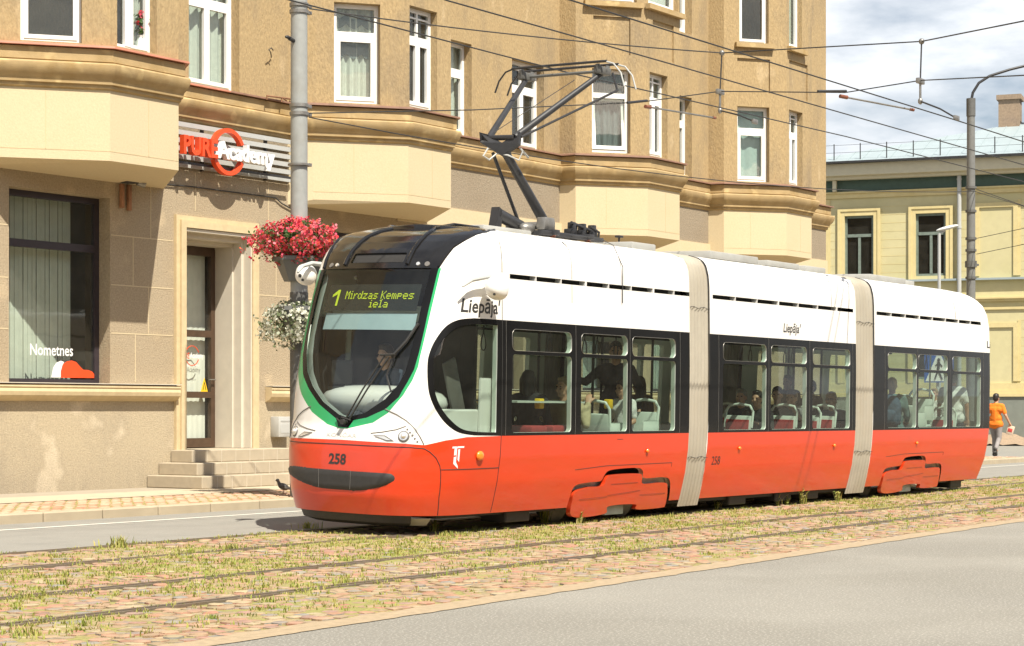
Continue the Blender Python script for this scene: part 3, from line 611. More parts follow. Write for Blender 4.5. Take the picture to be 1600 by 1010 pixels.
wl = thing('wall_lamp', 'small dark lamp on rusty bracket under the first bay, above the shop window corner', 'lamp', tuple(atY(200, 285, 23.4)))
g = MB(); g.bbox(-.14, .14, -.12, .05, -.02, .16, .02); g.build('housing', M['black'], wl)
g = MB(); g.cyl((.16, -.05, .02), (.28, -.09, .0), .06, .075, 12); g.build('lamp_head', M['steel'], wl)
g = MB(); g.bbox(-.11, -.05, .02, .09, -.42, -.03, .01); g.bbox(.05, .11, .02, .09, -.45, -.03, .01); g.build('bracket', mat('rusty_iron', (.30, .15, .08), .9, .25, 12), wl)
g = MB(); pts = [atY(x, y, 23.47) for x, y in ((228, 284), (245, 287), (300, 292), (360, 300), (430, 309), (440, 318), (456, 327))]; g.tube(pts, .012, 6); tag(g.build('wall_cable', M['wire']), 'thin dark cable running along the wall above the glazed door', 'cable')
hk = MB(); hk.tube([atY(424, 90, 23.48), atY(423, 82, 23.4), atY(420, 78, 23.36), atY(424, 75, 23.36), atY(427, 79, 23.36)], .010, 6); tag(hk.build('wall_hook', M['wire']), 'rusty iron hook on the ochre wall left of the tall grey pole', 'hook')
g = MB(); g.tube([atY(417, 156, 23.3), atY(417, 150, 23.3), atY(440, 153, 23.3), atY(454, 155, 23.45)], .016, 6); g.tube([atY(440, 160, 23.3), atY(441, 153, 23.3), atY(448, 158, 23.4)], .014, 6); tag(g.build('wall_bracket', mat('rusty_bracket', (.22, .11, .06), .9, .2, 12)), 'rusty iron bracket on the cornice beside the tall grey pole', 'bracket')
mb_ = thing('mailbox', 'small light grey metal mailbox on the wall right of the steps', 'mailbox', tuple(atY(439, 668, 23.4)))
g = MB(); g.bbox(-.17, .17, -.10, .095, -.17, .19, .012); g.build('box', mat('grey_box', (.42, .42, .40), .5, .08, 8), mb_)
g = MB(); g.bbox(-.12, .12, -.106, -.099, .10, .135, .002, 1); g.bbox(-.12, .12, -.104, -.099, -.1, .06, .002, 1); g.build('slot', M['slat'], mb_)
# vase on the window sill of the first bay
v = atY(220, 72, 22.3); vs = thing('flower_vase', 'white vase of pink and green flowers behind the narrow window at top left', 'vase', (v.x, v.y+.02, 6.93))
g = MB(); g.lathe([(.001, 0), (.06, 0), (.085, .06), (.07, .16), (.035, .24), (.05, .28), (.04, .28), (.02, .2)], (0, 0, 0)); g.build('vase', M['pvc'], vs)
M['leaf'] = island_mat('leaves', [(.035, .085, .02), (.06, .13, .03), (.10, .17, .045), (.05, .10, .03)], .6, .15, 20, .3)
M['petal'] = island_mat('pink_petals', [(.62, .03, .05), (.78, .10, .20), (.66, .04, .04), (.85, .30, .36), (.72, .07, .10), (.80, .14, .06)], .6, .1, 20, .3)
def leafcloud(mb, n, fn, size, rng=RN, pts=4):
    for _ in range(n):
        c = Vector(fn()); a = Vector(rng.normal(size=3)).normalized(); b = a.orthogonal().normalized(); b = (Matrix.Rotation(rng.uniform(0, 6.28), 3, a) @ b); cc = a.cross(b); s = size*rng.uniform(.6, 1.3)
        mb.add([c-b*s*.7, c+cc*s*.45, c+b*s*.8, c-cc*s*.45], [(0, 1, 2, 3)])
g = MB(); leafcloud(g, 120, lambda: (RN.normal()*.05, RN.normal()*.04, .3+RN.uniform(0, .28)), .045); g.build('foliage', M['leaf'], vs, False, fix=False)
g = MB()
for dx, dz in ((0, .56), (-.08, .47), (.08, .44), (.02, .38), (-.03, .62)): leafcloud(g, 26, lambda: (dx+RN.normal()*.022, RN.normal()*.022-.03, dz+RN.normal()*.02), .03)
g.build('blossoms', M['petal'], vs, False, fix=False)
# ================================================================ YELLOW HOUSE (facade turned away from the street line)
M['ywall'] = mat('yellow_boards', (.55, .50, .285), .8, .06, 4, .1, 60, stain=(.44, .41, .20), sscale=.5, samt=.5)
M['ytrim'] = mat('yellow_trim', (.61, .515, .26), .7, .06, 5, stain=(.5, .38, .14), sscale=1.2, samt=.4)
M['frieze'] = mat('dark_green_frieze', (.055, .095, .075), .7, .1, 5); M['soffit'] = mat('cream_soffit', (.56, .52, .38), .8, .06, 5)
M['gplinth'] = mat('grey_green_plinth', (.20, .22, .19), .9, .1, 6, stain=(.16, .17, .15), sscale=1.5, samt=.6)
M['zinc'] = mat('zinc_roof', (.30, .36, .38), .5, .06, 3, stain=(.33, .38, .40), sscale=.7, samt=.5)
M['brickch'] = mat('chimney_brick', (.30, .22, .15), .9, .2, 14, .3, 40, stain=(.22, .17, .13), sscale=2, samt=.6)
M['dkpane'] = glass('old_pane', (.35, .38, .36), .03, 1.5, .03, .05); M['gframe'] = mat('grey_green_frame', (.16, .20, .17), .6, .2, 8)
YQ = Vector((74.131, 29.979)); YD = Vector((.23672, -.97125)); YN = Vector((YD.y, -YD.x))
if YN.x > 0: YN = -YN
yh = thing('yellow_house', 'two storey yellow boarded house with metal roof behind the orange shirted pedestrian', 'house', (YQ.x, YQ.y, 0))
FY = (Vector((0, 0)), YD, YN)
def YT(px, py):
    r = ray(px); t = (YQ.x*YN.x+YQ.y*YN.y)/(r[0]*YN.x+r[1]*YN.y); x, y = r[0]*t, r[1]*t
    return (x-YQ.x)*YD.x+(y-YQ.y)*YD.y, EYE-(py-640)/3100*t
def yb(name, m, boxes, par=None, smooth=False):
    g = MB()
    for b in boxes: obox(g, *FY, *b)
    return g.build(name, m, par or yh, smooth)
YW = []
for x0, x1 in ((1320, 1365), (1431, 1478)): YW.append((YT(x0, 400)[0], YT(x1, 400)[0], 6.68, 9.15))
low = [(-8.3, -7.1, 2.6, 4.7), (-4.55, -3.4, 2.6, 4.7), (-1.75, -.55, 2.6, 4.7)]
g = MB(); q = [(t+14, e+14, a, b, .16) for t, e, a, b in YW+low]
wall_face(g, (YD.x*-14, YD.y*-14), YD, YN, 34, (1.9, 10.3), q)
for t in (-14, 20):
    p = YD*t; e = p-YN*9; g.add([(p.x, p.y, 0), (e.x, e.y, 0), (e.x, e.y, 11), (p.x, p.y, 11)], [(0, 1, 2, 3)])
p0, p1 = YD*-14-YN*9, YD*20-YN*9; g.add([(p0.x, p0.y, 0), (p1.x, p1.y, 0), (p1.x, p1.y, 11), (p0.x, p0.y, 11)], [(0, 1, 2, 3)])
z = 2.2
g.build('wall', M['ywall'], yh, False)
yb('board_joints', M['ytrim'], [(a, b, .001, .005, z_, z_+.014) for z_ in np.arange(2.55, 9.8, .33) if not any(abs(z_-k) < .2 for k in (6.4, 5.7)) for a, b in ((-6, -4.9), (-3.1, -2.05), (-.25, .45), (2.35, 3.1), (5, 19))])
yb('plinth', M['gplinth'], [(-14, 20, -.05, .10, 0, 1.9)])
yb('water_table', M['ytrim'], [(-14, 20, .002, .16, 1.9, 2.02), (-14, 20, .002, .12, 2.021, 2.14), (-14, 20, .002, .08, 2.141, 2.42)])
yb('string_course', M['ytrim'], [(-14, 20, .002, .12, 5.62, 5.72), (-14, 20, .002, .18, 5.721, 5.78), (-14, 20, .002, .06, 5.30, 5.40), (-14, 20, .002, .07, 9.86, 10.05), (-14, 20, .002, .13, 10.051, 10.12)])
yb('ledge', M['zinc'], [(-14, 20, .002, .20, 6.46, 6.54)])
yb('frieze', M['frieze'], [(-14, 20, -.05, .05, 10.121, 10.58)]); yb('soffit', M['soffit'], [(-14, 20, -.05, .42, 10.581, 10.72), (-14, 20, -.05, .62, 10.721, 11.18)])
yb('bracket', M['soffit'], [(-5.0, -4.86, .05, .30, 10.13, 10.57)]); yb('corner_strip', M['ytrim'], [(-5.35, -5.15, .003, .03, 2.43, 9.85)])
for t0, t1, z0, z1 in YW+low[1:]:
    f = yb('window', M['gframe'], [(t0, t0+.09, -.14, -.05, z0, z1), (t1-.09, t1, -.14, -.05, z0, z1), (t0+.09, t1-.09, -.14, -.05, z1-.09, z1), (t0+.09, t1-.09, -.14, -.05, z0, z0+.09), (t0+.09, t1-.09, -.14, -.03, z0+1.62, z0+1.74), ((t0+t1)/2-.05, (t0+t1)/2+.05, -.14, -.04, z0+.09, z0+1.62)])
    yb('pane', M['dkpane'], [(t0+.05, t1-.05, -.118, -.112, z0+.05, z1-.05)], f)
    yb('frame', M['ytrim'], [(t0-.25, t0-.002, .006, .07, z0-.16, z1+.25), (t1+.002, t1+.25, .006, .07, z0-.16, z1+.25), (t0, t1, .006, .07, z1+.002, z1+.25), (t0-.28, t0-.16, .071, .10, z0-.16, z1+.28), (t1+.16, t1+.28, .071, .10, z0-.16, z1+.28), (t0-.16, t1+.16, .071, .10, z1+.18, z1+.28)], f)
yb('inner_wall', M['room'], [(-13.9, 19.9, -2.0, -1.9, 0, 11)])
for a, b in ((.75, 2.05), (3.4, 4.7)):
    for z0, z1 in ((6.62, 9.3), (2.5, 4.6)):
        yb('blind_panel', M['ytrim'], [(a-.18, a, .006, .06, z0, z1+.18), (b, b+.18, .006, .06, z0, z1+.18), (a, b, .006, .06, z1, z1+.18), (a-.28, a-.181, .006, .03, z0, z1+.28), (b+.181, b+.28, .006, .03, z0, z1+.28)])
g = MB()
def Yp(t, a, z): return (YD.x*t+YN.x*a, YD.y*t+YN.y*a, z)
rz = 14.0; ra = -7.5
g.add([Yp(-6.6, .8, 11.25), Yp(20, .8, 11.25), Yp(20, ra, rz), Yp(4.5, ra, rz), Yp(-6.6, -15.8, 11.25), Yp(20, -15.8, 11.25)], [(0, 1, 2, 3), (0, 3, 4), (3, 2, 5, 4)])
r_ = g.build('roof', M['zinc'], yh, False, fix=False)
g = MB()
for t in np.arange(-6.5, 20, .55):
    k = 0 if t > 4.5 else (4.5-t)/11.1
    A = Vector(Yp(t, .8, 11.262)); B = Vector(Yp(t, .8+(ra-.8)*(1-k), 11.262+(rz-11.25)*(1-k))); g.cyl(A, B, .018, n=4, cap=False)
g.build('seams', M['zinc'], r_, False)
yb('gutter', M['black'], [(-14.4, 20, .72, .86, 11.19, 11.27)])
g = MB()
for t in np.arange(-7, 8, 1.05): g.cyl(Yp(t, .45, 11.3), Yp(t, .45, 12.0), .022, n=6)
for z_ in (11.65, 11.95): g.cyl(Yp(-8, .45, z_), Yp(9, .45, z_), .007, n=5)
g.build('snow_guard', M['wire'], yh)
for t in (1.3, 2.75):
    g = MB(); obox(g, *FY, t-.42, t+.42, -5.6, -4.7, 12.0, 14.2); obox(g, *FY, t-.5, t+.5, -5.68, -4.62, 14.201, 14.4); g.build('chimney', M['brickch'], r_, False)
g = MB(); g.cyl(Yp(0, .2, .2), Yp(0, .2, 11.1), .085, n=12)
for z_ in (3, 5.9, 8.5, 10.4): g.cyl(Yp(0, .2, z_), Yp(0, .2, z_+.06), .1, n=12)
g.build('downpipe', M['slat'], yh)
g = MB(); V = []
nx, ny = 90, 5
for i in range(nx):
    for j in range(ny): h = .55*max(0, 1-j/(ny-1))*(.45+.55*abs(math.sin(i*.23)*math.cos(i*.11+1)))+RN.uniform(0, .09); V.append(Yp(-6+i*.16, .12+j*.35, .02+h*.8))
g.add(V, [(i*ny+j, (i+1)*ny+j, (i+1)*ny+j+1, i*ny+j+1) for i in range(nx-1) for j in range(ny-1)])
o = g.build('rubble_heap', M['brickch'], None, True, 30); o.location = (YQ.x, YQ.y, 0); tag(o, 'low heap of rubble along the foot of the yellow house', 'rubble', kind='stuff')

# ================================================================ OTHER SIDE OF THE STREET (behind the photographer; mirrored in the glass)
M['tdark'] = mat('dark_glass', (.03, .035, .04), .08, .1, 3)
M['opp'] = mat('opposite_render', (.13, .115, .09), .9, .12, 5, stain=(.2, .17, .13), sscale=.6, samt=.6)
for i, (x0, x1, h, m_) in enumerate(((-26, -2, 11, 'opp'), (-1, 26, 13, 'opp'), (27, 52, 10, 'opp'), (53, 84, 12, 'opp'))):
    t = thing('house', ['low brown house across the street behind the photographer', 'taller grey house straight behind the photographer', 'low house across the street, one along from the taller grey one', 'long grey house at the far end of the row behind the photographer'][i], 'house', (x0, -17, 0))
    W_ = x1-x0; hs = [(a, a+1.2, z, z+2.0, .2) for a in np.arange(1.5, W_-2, 2.9) for z in np.arange(1.4, h-2.6, 3.3)]
    g = MB(); wall_face(g, (W_, 0), (-1, 0), (0, 1), W_, (0, h), hs); g.box(0, W_, -10, -.25, h-.4, h); g.box(0, .2, -10, -.01, 0, h-.41); g.box(W_-.2, W_, -10, -.01, 0, h-.41); g.build('wall', M[m_], t, False)
    g = MB(); g.prism([(-.4, .5, h+.002), (-.4, -10.4, h+.002), (-.4, -5, h+3)], (W_+.8, 0, 0)); g.build('roof', M['redsheet'], t, False)
    for a, b, c, d_, _ in hs: g = MB(); g.box(W_-b, W_-a, -.24, -.16, c, d_); g.build('window', M['tdark'], t, False)
# ================================================================ POLES
def pole(x, y, zs, label, name='tram_pole', m=None):
    return thing(name, label, 'pole', (x, y, .12))
p1 = pole(22.19, 19.2, None, 'tall grey overhead-wire pole on the pavement carrying the two flower planters')
g = MB(); g.cyl((0, 0, 2.1), (0, 0, 9.2), .128, .12, 24); g.build('shaft', M['pole'], p1)
g = MB(); g.cyl((0, 0, 0), (0, 0, 3.0), .135, n=24); g.build('base_sleeve', M['polelo'], p1)
for z_ in (4.86, 5.60, 5.72, 7.10, 7.2):
    g = MB(); g.cyl((0, 0, z_), (0, 0, z_+(.05 if z_ > 5 else .03)), .142 if z_ > 5 else .165, n=24); g.bbox(.10, .19, -.09, -.03, z_, z_+.05, .005, 1); g.build('collar', M['steel'], p1)
g = MB(); g.cyl((-.12, 0, 6.68), (-.24, -.02, 6.7), .03, n=10); g.ell((-.28, -.02, 6.71), (.05, .03, .025)); g.build('bracket', M['black'], p1)
p2 = pole(48.2, 19.2, None, 'grey pole with curved street-lamp arm beyond the rear end of the tram', 'street_lamp')
g = MB(); g.cyl((0, 0, 0), (0, 0, 9.15), .125, .10, 20); g.build('shaft', M['polemid'], p2)
for z_ in (3.6, 4.6, 5.3, 5.6, 6.3, 6.9): g = MB(); g.cyl((0, 0, z_), (0, 0, z_+.06), .14, n=20); g.build('collar', M['polelo'], p2)
g = MB(); g.cyl((0, 0, 4.9), (0, 0, 5.06), .15, n=20); g.bbox(.1, .3, -.1, -.02, 4.95, 5.0, .005, 1); g.build('cable_clamp', M['polelo'], p2)
g = MB(); g.cyl((0, 0, 8.75), (0, 0, 9.2), .115, n=20); g.build('collar', M['polelo'], p2)
g = MB(); pts = [Vector((0, 0, 9.1)), Vector((.03, -.04, 9.35)), Vector((.13, -.16, 9.6)), Vector((.3, -.38, 9.78)), Vector((.62, -.8, 9.95)), Vector((1.0, -1.25, 10.1))]; g.tube(pts, .035, 10); g.build('arm', M['black'], p2)
g = MB(); g.bbox(0, .62, -.11, .11, -.06, .05, .04, 3, Matrix.Translation((.95, -1.2, 10.1)) @ Matrix.Rotation(-.9, 4, 'Z') @ Matrix.Rotation(-.15, 4, 'Y')); g.build('lamp_head', M['slat'], p2)
p3 = atY(1467, 640, 30); x3 = on_ground(1467, 690).x
sl3 = thing('street_lamp', 'slim grey street lamp with short arm in front of the yellow house', 'street lamp', (66.0, 66.0*ray(1467.5)[1]/ray(1467.5)[0], 0))
g = MB(); g.cyl((0, 0, 0), (0, 0, 7.6), .07, .055, 12); g.build('shaft', M['slat'], sl3)
g = MB(); Ms = Matrix.Rotation(-.9, 4, 'Z') @ Matrix.Rotation(-.25, 4, 'Y'); g.tube([(0, 0, 7.58), Ms @ Vector((.2, 0, 0))+Vector((0, 0, 7.65))], .04, 8); g.build('arm', M['slat'], sl3)
g = MB(); g.ell(tuple(Ms @ Vector((.3, 0, 0))+Vector((0, 0, 7.72))), (.42, .15, .07), M=Ms.to_3x3()); g.build('lamp_head', mat('lamp_grey', (.62, .63, .62), .4, .05), sl3)
# pedestrian crossing sign beyond the tram
sp = atY(1467, 573, 19.6); ps = thing('crossing_sign', 'blue pedestrian crossing sign seen through the rear tram windows', 'sign', (sp.x, 19.6, .12))
SF = Vector((-sp.x, -19.6)).normalized(); Sd = Vector((-SF.y, SF.x)) if False else Vector((SF.y, -SF.x)); Sd = -Sd if Sd.x*ST-Sd.y*CT < 0 else Sd
g = MB(); g.cyl((0.06, .06, 0), (.06, .06, sp.z+.25), .035, n=10); g.build('post', M['slat'], ps)
M['signblue'] = mat('sign_blue', (.02, .10, .42), .4, .03)
def sb(nm, m, poly, off):
    g = MB(); g.prism([(Sd.x*a+SF.x*off, Sd.y*a+SF.y*off, sp.z-.12+b) for a, b in poly], (SF.x*.004, SF.y*.004, 0)); return g.build(nm, m, ps, False)
sb('sign_panel', M['signblue'], [(-.36, -.40), (.36, -.40), (.36, .34), (-.36, .34)], .0)
sb('triangle', M['white'], [(-.33, -.37), (.33, -.37), (.06, .27), (-.06, .27)], .005)
g = MB(); W_ = lambda a, b: (Sd.x*a+SF.x*.012, Sd.y*a+SF.y*.012, sp.z-.12+b)
g.ell(W_(.0, .17), (.042, .042, .042), 8, 6)
for a, b, r_0 in (((0, .12), (-.02, -.08), .035), ((0, .1), (.08, .0), .016), ((0, .1), (-.08, .02), .016), ((-.02, -.08), (.08, -.32), .022), ((-.02, -.08), (-.1, -.32), .022)): g.cyl(W_(*a), W_(*b), r_0, n=6)
g.build('walking_figure', M['black'], ps)

# ================================================================ OVERHEAD WIRES
GW = 'overhead tram wires'
def wire(pts, r, label, name='overhead_wire'):
    g = MB(); g.tube(pts, r, 6); return tag(g.build(name, M['wire']), label, 'wire', GW)
def sag(a, b, s, n=12): return [Vector(a).lerp(Vector(b), i/n)-Vector((0, 0, s*4*(i/n)*(1-i/n))) for i in range(n+1)]
Pp = (22.3, 19.1)
wire([(-12, 14.17, 5.9), (21.7, 14.17, 5.80), (30, 14.12, 5.9), (70, 14.0, 6.0)], .0085, 'contact wire touching the pantograph of the tram')
wire([atY(640, -80, 10.7), atY(890, 0, 10.7), atY(1495, 188.5, 10.7), atY(1600, 222, 10.7)+Vector((0, 0, .0)), atY(1760, 270, 10.7)], .0085, 'uppermost long diagonal wire, entering the picture above the pantograph head')
wire([atY(560, -45, 12.5), atY(700, 1.5, 12.5), atY(890, 55, 12.5), atY(1320, 178, 12.5), atY(1600, 258, 12.5), atY(1760, 302, 12.5)], .0085, 'long diagonal wire between the contact wire and the uppermost diagonal one')
n1, n2 = atY(1128, 83, 15), atY(1440, 65, 11.5); m1, m2 = atY(1125, 143, 15), atY(1438, 126, 11.5)
e0 = Vector((*Pp, 7.3)); e1 = Vector((*Pp, 5.76))
wire(sag(e0, n1, .06)+[n2, atY(1600, 33, 8.5), atY(1800, -20, 6)], .0095, 'thick upper span wire from the grey pole, with two drop wires hanging below', 'span_wire')
wire([e1, atY(740, 172, 17.5), atY(1000, 160, 15.8), m1, atY(1320, 145, 12.8), m2, atY(1600, 118, 8.5), atY(1800, 90, 6)], .0085, 'lower span wire running from the grey pole behind the pantograph', 'span_wire')
wire(sag(Vector((*Pp, 5.70)), Vector((48.2, 19.1, 6.95)), .35)+sag(Vector((48.2, 19.1, 6.95)), Vector((80, 19, 7.2)), .3), .009, 'lowest cable strung between the two tall grey poles', 'feeder_cable')
wire([Vector((48.2, 19.05, 7.0)), atY(1600, 322, 16), atY(1700, 340, 14)], .009, 'short cable leaving the curved lamp pole towards the right frame edge', 'feeder_cable')
wire([Vector((48.2, 19.05, 5.75)), atY(1600, 357, 17), atY(1700, 352, 15)], .008, 'thin cable fixed low on the curved lamp pole by the yellow wall', 'feeder_cable')
wire([Vector((48.2, 19.05, 5.35)), atY(1600, 382, 17), atY(1700, 384, 15)], .008, 'lowest thin cable on the curved lamp pole, over the blind yellow panel', 'feeder_cable')
for n_, m_, c_, tp, lab in ((n1, m1, atY(1180, 191, 14.17), atY(1010, 167, 15.2), 'wire fitting hanging in front of the building, left of the other'), (n2, m2, atY(1495, 185.5, 10.7), atY(1315, 151, 12.2), 'wire fitting hanging against the sky beside the lamp arm')):
    t = thing('wire_hanger', lab, 'wire fitting', tuple(m_)); Q = lambda p: Vector(p)-m_
    g = MB(); g.cyl(Q(n_), (0, 0, .0), .011, n=6); g.build('drop_wire', M['wire'], t)
    g = MB(); g.bbox(-.1, .1, -.03, .03, -.05, .03, .01); g.cyl((0, 0, -.05), (0, 0, -.28), .018, n=8); g.ell((0, 0, -.3), (.035, .035, .05)); g.build('clamp', M['steel'], t)
    g = MB(); g.ell(tuple(Q(n_)), (.045, .045, .045), 8, 6); g.build('wire_knot', M['steel'], t)
    g = MB(); g.tube([(0, 0, -.3), Q(c_)*.55+Vector((0, 0, -.11)), Q(c_)], .013, 6); g.build('steady_arm', M['black'], t)
    g = MB(); g.bbox(-.09, .06, -.02, .02, -.03, .04, .008, 2, Matrix.Translation(Q(c_))); g.build('ear', M['steel'], t)
    g = MB(); q0 = Q(tp); q1 = Vector((-.06, .05, -.42)) if n_ is n1 else Vector((.0, .1, -.42)); g.cyl(q0, q1, .014, n=8); g.build('insulator_rod', M['steel'], t)
    g = MB(); dv = (q1-q0).normalized(); g.cyl(q0-dv*.03, q0+dv*.10, .028, n=10); g.cyl(q1-dv*.07, q1, .022, n=10); g.build('insulator', M['insul'], t)
    g = MB(); s0 = q0+Vector((-.1, .1, .05)); g.cyl(s0-dv*.25+Vector((0, 0, -.02)), s0+dv*.25+Vector((0, 0, .06)), .02, n=8); g.build('tensioner', M['black'], t)

# ================================================================ PLANTERS
def planter(z, pot_r, label, fol_n, blo_n, cols, hx, hz, flz, size):
    t = thing('flower_planter', label, 'planter', (22.19, 19.2, z))
    g = MB(); r0 = pot_r
    prof = [(.14, .0), (r0*.62, .0), (r0, .30), (r0+.03, .30), (r0+.03, .36), (r0-.03, .36), (.14, .28), (.14, 0)]
    g.lathe(prof, (0, 0, 0), 6); g.build('pot', mat('planter_grey', (.13, .135, .13), .5, .1, 8), t, False)
    def pt(e=1):
        while 1:
            a = RN.uniform(0, 6.283); r = math.sqrt(RN.uniform(.03, 1))*e; k = 1+.22*math.sin(3*a+1)+.12*math.sin(7*a)
            zz = RN.uniform(-1, 1); s = math.sqrt(max(0, 1-abs(zz)**1.7))
            x, y = hx*r*k*s*math.cos(a), hx*r*k*s*math.sin(a)
            d = -.45*max(0, r-.6)*RN.uniform(0, 1.2)
            return x, y, flz+hz*zz+d
    g = MB(); leafcloud(g, fol_n, pt, size); g.build('foliage', M['leaf2'] if cols == 'w' else M['leaf'], t, False, fix=False)
    g = MB(); cl = [pt(1.04) for _ in range(blo_n)]
    for c in cl:
        v = Vector(c)-Vector((0, 0, flz)); v = Vector((v.x/hx, v.y/hx, v.z/hz)); 
        if v.length < .62: continue
        for _ in range(7):
            p = Vector(c)+Vector(RN.normal(size=3))*size*.75; nrm = (v.normalized()*.8+Vector(RN.normal(size=3))*.5).normalized(); a = nrm.orthogonal().normalized(); b = nrm.cross(a); s = size*RN.uniform(.5, .85)
            g.add([p+(a*math.cos(k*1.2566)+b*math.sin(k*1.2566))*s for k in range(5)], [(0, 1, 2, 3, 4)])
    g.build('blossoms', M['petal'] if cols == 'p' else M['silver'], t, False, fix=False)
    return t
M['leaf2'] = island_mat('grey_green_leaves', [(.09, .13, .05), (.16, .20, .09), (.25, .28, .16), (.06, .09, .03)], .7, .15, 20, .25)
M['silver'] = island_mat('silver_leaves', [(.45, .47, .36), (.58, .58, .48), (.66, .66, .58), (.36, .40, .27)], .7, .1, 20, .25)
planter(3.28, .36, 'grey planter overflowing with red and pink flowers on the grey pole', 5200, 1150, 'p', .64, .27, .66, .030)
planter(2.55, .30, 'lower planter of white and silver trailing plants on the grey pole', 1700, 430, 'w', .56, .30, .16, .036)

# bird on the pavement by the tram nose
bw = on_ground(443, 772, .12); bd = thing('pigeon', 'small dark bird standing on the pavement beside the tram nose', 'bird', tuple(bw))
M['feather'] = mat('feathers', (.09, .085, .08), .7, .3, 20, stain=(.3, .29, .27), sscale=9, samt=.8)
# ================================================================ PEOPLE
def capsule(mb, p, q, r0, r1, n=10):
    p = Vector(p); q = Vector(q); d = q-p; L_ = max(d.length, 1e-5); d = d/L_; a = d.orthogonal().normalized(); b = d.cross(a); V = []; F = []; R_ = []
    for k in range(5): t = math.pi/2*(1-k/4); R_.append((-r0*math.sin(t), max(r0*math.cos(t), 1e-4)))
    for k in range(5): t = math.pi/2*k/4; R_.append((L_+r1*math.sin(t), max(r1*math.cos(t), 1e-4)))
    for s, r in R_:
        for i in range(n): t = 2*math.pi*i/n; V.append(p+d*s+a*(r*math.cos(t))+b*(r*math.sin(t)))
    m = len(R_)
    for j in range(m-1):
        for i in range(n): F.append((j*n+i, j*n+(i+1) % n, (j+1)*n+(i+1) % n, (j+1)*n+i))
    F += [tuple(range(n))[::-1], tuple(range((m-1)*n, m*n))]; mb.add(V, F)
def fused(mb, name, m, parent, vox, it=3):
    """fuses overlapping closed shapes into one continuous skin"""
    me = bpy.data.meshes.new(name); me.from_pydata(mb.v, [], mb.f); o = bpy.data.objects.new(name, me); COL.objects.link(o)
    r = o.modifiers.new('fuse', 'REMESH'); r.mode = 'VOXEL'; r.voxel_size = vox; r.use_smooth_shade = True
    s = o.modifiers.new('smooth', 'SMOOTH'); s.iterations = it; s.factor = .5
    C.view_layer.update(); n = bpy.data.meshes.new_from_object(o.evaluated_get(C.evaluated_depsgraph_get())); bpy.data.objects.remove(o); bpy.data.meshes.remove(me)
    return link(name, n, m, parent, True, 0)
M['skin'] = mat('skin', (.52, .30, .20), .55, .08, 12, sss=.1); M['skin2'] = mat('tanned_skin', (.42, .235, .15), .55, .08, 12, sss=.1)
M['eye'] = mat('eye', (.03, .02, .02), .2, .1, 5); M['shoe'] = mat('shoe', (.05, .045, .04), .6, .2, 10); M['sole'] = mat('sole', (.6, .58, .52), .6, .1, 10)
HAIR = {k: mat('hair_'+k, c, .5, .3, 30, .4, 90, stretch=(1, 1, .2)) for k, c in dict(dark=(.018, .013, .010), brown=(.07, .04, .022), fair=(.26, .17, .075), grey=(.22, .21, .20), blond=(.42, .29, .12)).items()}
_c = {}
def cloth(n, c, stripe=None):
    if n not in _c: _c[n] = mat(n, c, .9, .12, 10, .35, 22, bdist=.03)
    return _c[n]
